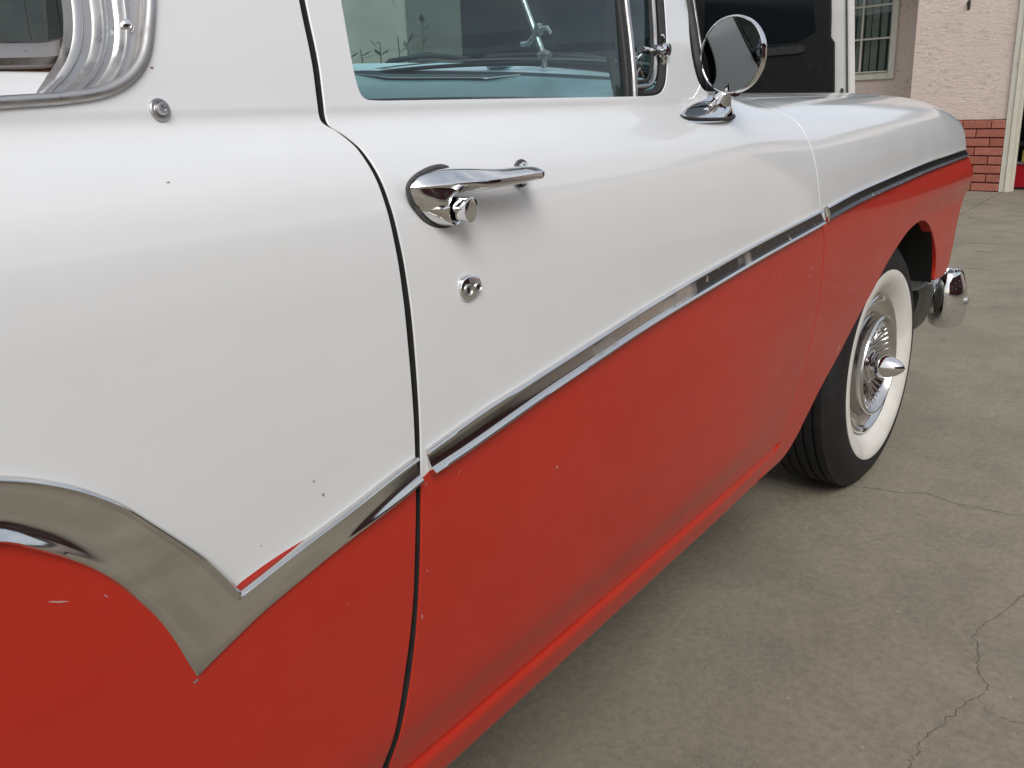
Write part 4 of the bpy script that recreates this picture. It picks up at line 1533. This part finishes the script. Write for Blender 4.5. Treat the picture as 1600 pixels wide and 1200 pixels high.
mb.tube([a_ + np.array([-.005, 0, .012]), a_ + np.array([-.005, 0, .028]), a_ + np.array([.003, 0, .034]), a_ + np.array([.014, 0, .022])], .002, 6)
mb.build('vent_pivot', M_GREYFRAME, door)

# ---- windscreen
def wplan(a):
    """plan curve of the glass: a in -1..1 across the car, 0 at its middle"""
    s = abs(a)
    y = YC + (1 if a > 0 else -1) * (.895 * (1 - (1 - s) ** 1.0))
    return y


PLAN = cat([(1.412, .640), (1.445, .655), (1.53, .690), (1.655, .765), (1.775, .895), (1.862, 1.12), (1.893, 1.53)], 6)
PLAN = np.concatenate([PLAN, (PLAN[:-1] * [1, -1] + [0, 2 * YC])[::-1]])
PLAN = resample(PLAN, 61)
BASEZ = lambda y: 1.062 + .010 * float(sm(.70, .92, min(y, 2 * YC - y))) + .075 * (1 - min(1, abs(y - YC) / .86) ** 2)
V, F = [], []
nz_ = 12
for (x, y) in PLAN:
    zb = BASEZ(y)
    for i in range(nz_):
        z = zb + (1.39 - zb) * i / (nz_ - 1)
        u_ = (z - 1.06) / .33
        cen_ = 1 - min(1, abs(y - YC) / .87) ** 2
        V.append((x + .075 * u_ * (1 - cen_) - .27 * u_ * cen_ ** .6, y + (.10 * u_ if y < YC else -.10 * u_) * (1 - cen_ * .7), z))
for i in range(60):
    for j in range(nz_ - 1):
        F.append((i * nz_ + j, (i + 1) * nz_ + j, (i + 1) * nz_ + j + 1, i * nz_ + j + 1))
ws = obj('windscreen', V, F, M_GLASS, car)
W3 = np.array(V).reshape(61, nz_, 3)
gas = [W3[0, j] for j in range(nz_ - 1, 1, -1)]
corner = [W3[0, 2] * 1.0, W3[0, 1] + [.001, 0, 0], W3[0, 0] + [.012, .004, .010], W3[1, 0] + [.012, .004, .000], W3[2, 0], W3[3, 0]]
gpath = cat([tuple(p) for p in gas[:-1]] + [tuple(W3[0, 2]), tuple(W3[0, 1] + [.002, 0, 0]), tuple((W3[0, 0] + W3[1, 0]) / 2 + [0, 0, .010]), tuple(W3[2, 0] + [0, 0, -.002])] + [tuple(W3[i, 0]) for i in range(4, 57, 2)] +
            [tuple(W3[58, 0]), tuple((W3[60, 0] + W3[59, 0]) / 2 + [0, 0, .01])] + [tuple(W3[60, j]) for j in range(2, nz_)], 4)
mb = MB()
mb.tube(gpath + np.array([-.004, -.003, -.002]), [.0115 - .0065 * float(sm(.70, .92, min(p[1], 2 * YC - p[1]))) for p in gpath], 10)
mb.build('windscreen_gasket', M_RUBBER, ws)
mb = MB()
mb.tube(gpath + np.array([.006, -.006, .009]), [.0048 - .0028 * float(sm(.70, .92, min(p[1], 2 * YC - p[1]))) for p in gpath], 10)
mb.build('windscreen_moulding', M_GREYFRAME, ws)

# ---- wipers
for nm_pts in ([(1.90, 1.78, 1.166), (1.913, 1.65, 1.176), (1.918, 1.52, 1.160)], [(1.917, 1.46, 1.160), (1.905, 1.27, 1.155), (1.875, 1.10, 1.134), (1.835, .985, 1.112)]):
    mb = MB()
    P_ = cat(nm_pts, 6)
    mb.tube(P_ + np.array([.02, 0, .004]), .006, 6)
    mb.tube(P_ + np.array([.012, 0, -.014]), [.008] * len(P_), 6)
    mb.tube([P_[0] + [.03, 0, .012], P_[len(P_) // 2] + [.03, 0, .012], P_[-1] + [.03, 0, .008]], .0035, 6)
    mb.build('wiper', M_RUBBER, car)

# ---- dashboard
ROWS = {
    'r0': [(1.838, 2.05, 1.165), (1.854, 1.857, 1.171), (1.871, 1.744, 1.167), (1.879, 1.533, 1.156), (1.875, 1.371, 1.143), (1.848, 1.171, 1.123), (1.788, .982, 1.099), (1.70, .84, 1.075)],
    'r1': [(1.78, 2.02, 1.146), (1.803, 1.807, 1.150), (1.817, 1.651, 1.143), (1.819, 1.446, 1.131), (1.808, 1.286, 1.121), (1.777, 1.127, 1.108), (1.709, .939, 1.090), (1.62, .80, 1.070)],
    'r2': [(1.75, 2.0, 1.136), (1.776, 1.782, 1.139), (1.789, 1.584, 1.130), (1.783, 1.342, 1.117), (1.756, 1.164, 1.104), (1.71, 1.02, 1.092), (1.657, .896, 1.082), (1.57, .76, 1.062)],
    'r3': [(1.70, 1.95, 1.117), (1.725, 1.698, 1.119), (1.730, 1.533, 1.111), (1.726, 1.373, 1.104), (1.685, 1.116, 1.088), (1.63, .97, 1.077), (1.572, .85, 1.065), (1.48, .71, 1.05)],
    'r4': [(1.56, 1.80, 1.075), (1.579, 1.53, 1.069), (1.577, 1.401, 1.064), (1.547, 1.167, 1.058), (1.52, 1.08, 1.055), (1.491, .989, 1.050), (1.42, .85, 1.045), (1.339, .70, 1.040)],
    'r5': [(1.55, 1.80, .90), (1.569, 1.53, .90), (1.567, 1.401, .90), (1.537, 1.167, .90), (1.51, 1.08, .90), (1.481, .989, .90), (1.41, .85, .90), (1.329, .70, .90)],
}
rw = {k_2: resample(cat(v_, 5), 50) for k_2, v_ in ROWS.items()}


def sheet(name, rows_, mat, parent, close_thick=.004):
    V = np.concatenate(rows_)
    n = len(rows_[0])
    F = [(i * n + j, i * n + j + 1, (i + 1) * n + j + 1, (i + 1) * n + j) for i in range(len(rows_) - 1) for j in range(n - 1)]
    return obj(name, V, F, mat, parent, True, 30)


dash_o = sheet('dashboard', [rw['r2'], rw['r2'] * .5 + rw['r3'] * .5 + [0, 0, .003], rw['r3'], rw['r3'] * .6 + rw['r4'] * .4 + [0, 0, .006], rw['r4'], rw['r5']], M_TURQ, car)
sheet('dash_lip', [rw['r0'], rw['r0'] * .5 + rw['r1'] * .5 + [0, 0, .002], rw['r1']], M_SKYBLUE, dash_o)
sheet('defroster_slot', [rw['r1'] - [0, 0, .0005], rw['r1'] * .5 + rw['r2'] * .5 - [0, 0, .012], rw['r2'] - [0, 0, .0005]], M_DASHDARK, dash_o)
i0, i1 = 9, 30
gl_ = rw['r2'][i0:i1] * .72 + rw['r3'][i0:i1] * .28 + [0, -.002, .0045]
g2_ = rw['r2'][i0:i1] * .10 + rw['r3'][i0:i1] * .90 + [0, -.002, .0045]
w_ = np.linspace(0, 1, i1 - i0)[:, None]
g2_ = gl_ + (g2_ - gl_) * np.clip(np.minimum(w_ * 5, (1 - w_) * 5), 0, 1)
sheet('dash_panel', [gl_, g2_], M_DASHDARK, dash_o)
mb = MB()
mb.tube(g2_ + [0, 0, .001], .0018, 6)
mb.build('dash_moulding', M_CHROME, dash_o)
mb = MB()
p_ = rw['r0'][27] * .5 + rw['r1'][27] * .5
mb.box(tuple(p_ + [-.02, -.03, .001]), tuple(p_ + [.02, .03, .006]), .002)
mb.build('mirror_foot', M_SKYBLUE, dash_o)
# mirror rod with its clamp
mb = MB()
mb.tube([(1.802, 1.191, 1.125), (1.802, 1.194, 1.152), (1.808, 1.222, 1.209), (1.812, 1.251, 1.272), (1.818, 1.285, 1.345)], [.007, .0075, .0068, .006, .006], 10)
mb.tube([(1.790, 1.168, 1.150), (1.795, 1.185, 1.156), (1.802, 1.205, 1.152)], .007, 8)
mb.build('mirror_rod', M_ALU, car)
mb = MB()
mb.lathe([(.0, -.012), (.009, -.012), (.011, 0), (.009, .012), (0, .012)], (1.806, 1.208, 1.207), (0, 0, 1), (1, 0, 0), 14)
mb.tube([(1.806, 1.213, 1.199), (1.81, 1.240, 1.180), (1.815, 1.262, 1.180)], [.006, .0055, .005], 8)
mb.tube([(1.803, 1.205, 1.207), (1.798, 1.180, 1.208), (1.796, 1.170, 1.196)], [.006, .005, .004], 8)
mb.build('mirror_clamp', M_ALU, car)
mb = MB()
mb.tube([(1.443, .801, 1.035), (1.459, .828, 1.117)], .0075, 8)
mb.build('dash_brace', plain('dark_green_paint', (.035, .05, .03), .4, .4, 30.0), car)
# seats and inner door card
for i, (x0_, x1_, zt) in enumerate(((.15, .75, 1.02), (-.8, -.2, 1.0))):
    mb = MB()
    mb.box((x0_ + .18, .72, .40), (x1_, 2 * YC - .72, .62), .05)
    mb.box((x0_, .72, .45), (x0_ + .17, 2 * YC - .72, zt), .05)
    mb.build('bench_seat', M_CLOTH, car, angle=60)
mb = MB()
for s_ in (0, 1):
    mb = MB()
    y = .665 if not s_ else 2 * YC - .665
    mb.box((-1.7, min(y, y + .012), .36), (1.45, max(y, y + .012), 1.030))
    mb.build('door_lining', M_CLOTH, car, smooth=False)
mb = MB()
mb.box((-1.7, .76, 1.350), (1.40, 2 * YC - .76, 1.362))
mb.build('headliner', M_CLOTH, car, smooth=False)

# ---- side mirror
MC = Vector((1.405, .584, 1.1050))
mn = Vector((math.cos(R(168)), math.sin(R(168)), .0)).normalized()
mb = MB()
rg = []
for hz, sc_ in ((-.010, 1.0), (.000, 1.02), (.004, .98), (.010, .88), (.016, .66), (.020, .42), (.022, .34)):
    rr_ = []
    for w in np.linspace(0, 2 * math.pi, 29)[:-1]:
        cx_ = math.cos(w)
        lx = (.098 if cx_ < 0 else .062) * cx_ * sc_
        ly = .019 * math.sin(w) * sc_ * (1.0 - .35 * max(0, -cx_))
        rr_.append((1.395 + .006 + lx * 1.12 + hz * .9, .612 + ly + hz * .25, 1.0225 + hz + ly * .30 - .004 * max(0, -cx_)))
    rg.append(rr_)
mb.loft(rg)
st0 = Vector((1.428, .609, 1.036))
mb.tube([st0, st0.lerp(MC, .35) + Vector((.004, 0, -.006)), MC - mn * .010 - Vector((0, 0, .048))], [.0165, .0125, .0145], 14)
sm_o = mb.build('side_mirror', M_CHROME, car, angle=50)
mb = MB()
mb.tube([(1.401 + 1.12 * (.101 if math.cos(w) < 0 else .065) * math.cos(w), .612 + .0205 * math.sin(w) * (1.0 - .35 * max(0, -math.cos(w))), 1.0165 + .006 * math.sin(w)) for w in np.linspace(0, 2 * math.pi, 29)[:-1]], .0032, 6, True)
mb.build('mirror_gasket', M_RUBBER, sm_o)
RM = .0570
mb = MB()
mb.lathe([(RM * .955, .0012), (RM * .965, .0030), (RM * .985, .0036), (RM, .0024), (RM * 1.01, -.002), (RM * 1.0, -.008), (RM * .93, -.015), (RM * .75, -.022), (RM * .4, -.028), (0, -.030)], MC, mn, (0, 0, 1), 64)
mb.build('mirror_rim', M_CHROME, sm_o)
mb = MB()
mb.lathe([(RM * .96, .0014), (0, .0016)], MC, mn, (0, 0, 1), 64)
mb.build('mirror_glass', M_MIRROR, sm_o)


# ---- wheels
def wheel(cx, cy, cz, steer, side=0, detail=True):
    ax = Vector((math.sin(R(-steer)) * -1, -math.cos(R(steer)), 0))
    ax = Vector((math.sin(R(steer)), -math.cos(R(steer)), 0)) if not side else Vector((0, 1, 0))
    c_ = Vector((cx, cy, cz))
    ref = (0, 0, 1)
    n_s = 96 if detail else 40
    RT = .3505
    tread = []
    # the tyre outside the white band: from shoulder across the grooved tread and down the inner wall
    pts_ = [(.2665, .0012), (.270, .0020), (.284, .0012), (.302, -.003), (.318, -.010), (.331, -.019), (.3405, -.029)]
    yy = -.032
    while yy > -.172:
        pts_ += [(.3490, yy), (.3505, yy - .012), (.3490, yy - .0205), (.3410, yy - .0215), (.3410, yy - .0265), (.3490, yy - .0275)]
        yy -= .028
    pts_ += [(.3405, -.178), (.325, -.192), (.29, -.200), (.25, -.196), (.20, -.180), (.188, -.160), (.188, -.06)]
    mb = MB()
    mb.lathe(pts_, c_, ax, ref, n_s)
    ty = mb.build('wheel', M_TYRE, car, angle=45)
    mb = MB()
    mb.lathe([(.2668, -.0008), (.2662, .0030), (.262, .0040), (.250, .0036), (.236, .0000), (.221, -.0075), (.208, -.0180), (.2005, -.0270), (.198, -.038)], c_, ax, ref, n_s)
    mb.build('whitewall', M_WHITEWALL, ty)
    mb = MB()
    prof_ = [(.1985, -.036), (.199, -.026), (.1965, -.020), (.192, -.0175), (.188, -.020), (.184, -.028), (.176, -.035), (.160, -.041), (.150, -.042), (.1445, -.039), (.1425, -.030), (.1405, -.008), (.139, -.002), (.136, .0003),
             (.132, -.001), (.127, -.012), (.122, -.020), (.10, -.032), (.075, -.041), (.060, -.044), (.057, -.040), (.056, -.030), (.053, -.026), (.048, -.025), (.045, -.028)]
    mb.lathe(prof_, c_, ax, ref, n_s)
    hc = mb.build('hubcap', M_HUB, ty, angle=40)
    if detail:
        # radial wire fins on the dished face
        mb = MB()
        for k2 in range(40):
            a = 2 * math.pi * k2 / 40
            u_ = Vector((0, 0, 1))
            v_ = ax.cross(u_)
            d_ = u_ * math.cos(a) + v_ * math.sin(a)
            mb.tube([c_ + d_ * .061 + ax * -.0425, c_ + d_ * .095 + ax * -.0325, c_ + d_ * .122 + ax * -.0185], [.0018, .0018, .0016], 6)
        mb.build('wire_fins', M_CHROME, ty, kind='stuff')
    mb = MB()
    sp = [(.0450, -.028), (.0440, -.020), (.0400, -.017), (.0375, -.016), (.0372, -.010)]
    for s_ in np.linspace(0, 1, 18):
        sp.append((.0360 * max(0, 1 - s_ ** 1.8) ** .62, .0000 - .0095 + .0760 * s_))
    mb.lathe(sp, c_, ax, ref, 48)
    mb.build('spinner', M_CHROME, ty, angle=30)
    return ty


wheel(2.568, .601, .3205, -3.6)
wheel(-.378, .612, .3205, 0, detail=False)
for xx in (2.568, -.378):
    wheel(xx, 2 * YC - .605, .3205, 0, 1, False)

# ---- front bumper: wrap-round bar and the guard pod at its end
bar = cat([(3.02, .640, .375), (3.12, .628, .375), (3.24, .632, .375), (3.34, .665, .375), (3.42, .75, .375), (3.47, .95, .375), (3.49, 1.53, .375), (3.47, 2.11, .375), (3.42, 2.31, .375), (3.30, 2.43, .375), (3.08, 2.42, .375)], 6)
rings = []
for i, p in enumerate(bar):
    t = Vector(bar[min(i + 1, len(bar) - 1)] - bar[max(i - 1, 0)]).normalized()
    o_ = Vector((t.y, -t.x, 0))
    tl = max(0.0, 1 - i / 17.0) * .30
    rings.append([Vector(p) + o_ * (a + b * tl) + Vector((0, 0, b)) for a, b in ((-.012, .075), (.004, .078), (.014, .060), (.019, .028), (.0195, .0), (.017, -.03), (.010, -.062), (-.002, -.080), (-.014, -.076), (-.002, -.03), (.004, .0), (0, .03))])
mb = MB()
mb.loft(rings[17:])
bp_o = mb.build('bumper', M_TRIM, car, angle=40)
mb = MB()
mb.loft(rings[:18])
mb.build('bumper_shaded_end', M_BARSHADE, bp_o, angle=40)  # end of the chrome bar, its shade put into a dark material
GC = np.array([3.415, .598, .352])
rings = []
for z, rx, ry, sh_ in ((-.100, .020, .020, .004), (-.094, .045, .040, .003), (-.080, .066, .056, .002), (-.05, .078, .064, 0), (-.01, .082, .066, -.002), (.03, .080, .063, -.004), (.065, .074, .056, -.006), (.088, .066, .049, -.007), (.100, .060, .044, -.008), (.104, .055, .040, -.008), (.100, .050, .036, -.008), (.07, .05, .036, -.008)):
    rings.append([(GC[0] + rx * math.cos(w) + sh_, GC[1] + ry * math.sin(w), GC[2] + z) for w in np.linspace(0, 2 * math.pi, 33)[:-1]])
mb = MB()
mb.loft(rings)
mb.build('bumper_guard', M_CHROME, bp_o, angle=50)
mb = MB()
mb.lathe([(.014, -.004), (.014, .003), (.010, .007), (0, .008)], GC + np.array([-.016, -.0640, .004]), (-.2, -.97, 0), (0, 0, 1), 20)
mb.build('guard_bolt', M_ALU, bp_o)
# headlamp so the nose is not hollow from the side
for s_ in (0, 1):
    y = .74 if not s_ else 2 * YC - .74
    mb = MB()
    mb.lathe([(.165, -.06), (.16, .0), (.125, .01), (.10, .0), (.095, .02), (.06, .045), (0, .055)], (3.24, y, .84), (1, 0, 0), (0, 0, 1), 40)
    mb.build('headlight', M_CHROME, car)
mb = MB()
mb.box((3.19, .86, .55), (3.22, 2 * YC - .86, 1.0), .01)
mb.build('grille', M_DARK, car)


# ---- small chips, scratches and stains in the paint
def chip(x, t, rx, rt, mat, parent, seed=0, rot=0.0, label=None):
    rx, rt = rx * .62, rt * .55
    rr = random.Random(seed)
    n = 15
    V = [on(x, t, .00035)]
    for i in range(n):
        a = 2 * math.pi * i / n
        r_ = rr.uniform(.45, 1.15)
        dx_, dt_ = rx * r_ * math.cos(a), rt * r_ * math.sin(a)
        V.append(on(x + dx_ * math.cos(rot) - dt_ * math.sin(rot), t + dx_ * math.sin(rot) + dt_ * math.cos(rot), .0003))
    F = [(0, 1 + i, 1 + (i + 1) % n) for i in range(n)]
    return obj('paint_chip', V, F, mat, parent, smooth=False)


chip(.4817, .7264, .0028, .0034, M_BAREMETAL, quarter, 1)
chip(.4728, .7420, .0016, .0024, M_BAREMETAL, quarter, 2)
chip(.3978, .9930, .0030, .0012, M_BAREMETAL, quarter, 3)
chip(.4278, 1.0735, .0028, .0024, M_RUST, quarter, 4)
chip(.4125, .7080, .0010, .0014, M_BAREMETAL, quarter, 5)
chip(.2502, .7382, .0120, .0014, M_CHIPWHITE, quarter, 6, -.45)
chip(.2820, .7270, .0050, .0010, M_CHIPWHITE, quarter, 7, -.9)
chip(.3395, .6255, .0055, .0030, M_BAREMETAL, quarter, 8, .2)
chip(.4990, .6120, .0012, .0016, M_CHIPWHITE, quarter, 9)
chip(.5985, .5478, .0022, .0048, M_CHIPWHITE, door, 10)
chip(.8474, .6240, .0032, .0040, M_CHIPWHITE, door, 11, .3)
chip(1.7540, .7244, .0080, .0032, M_CHIPWHITE, door, 12)
chip(1.5544, .7359, .0050, .0020, M_CHIPWHITE, door, 13)
chip(1.5765, .7345, .0045, .0022, M_CHIPWHITE, door, 14)
chip(1.7480, .7100, .0035, .0080, M_CHIPWHITE, door, 15)
chip(2.068, .4865, .0230, .0075, M_CHIPWHITE, fender, 16, .75)
chip(.6120, .6880, .0016, .0030, M_BAREMETAL, door, 17)
chip(.6080, .5960, .0010, .0030, M_CHIPWHITE, door, 18)
chip(.6640, .6830, .0060, .0008, M_CHIPWHITE, door, 19, .5)
chip(1.6700, .8085, .0160, .0018, M_CHIPWHITE, door, 20, .08)

# ------------------------------------------------------------------ maroon house put in behind the camera, sized for its reflection in paint and chrome
nb = empty('reflection_house', (4, -9.8, 0), 'unseen maroon house added behind the camera for its reflection', 'house')
mb = MB()
mb.box((-8, -8.8, GZ), (30, -7.8, 4.2))
mb.build('wall', M_MAROON, nb, smooth=False)
mb = MB()
mb.box((-8.5, -12, 4.21), (30.5, -7.3, 4.45))
mb.build('roof', M_ROOFTILE, nb, smooth=False)
for xa in (-3.0, 1.5, 6.0, 15.0):
    f_ = MB()
    f_.box((xa, -7.798, 1.0), (xa + 1.5, -7.76, 2.2), .01)
    w_o = f_.build('window', M_CREAM, nb, smooth=False)
    f_ = MB()
    f_.box((xa + .08, -7.759, 1.08), (xa + 1.42, -7.75, 2.12))
    f_.build('pane', M_TINT, w_o, smooth=False)
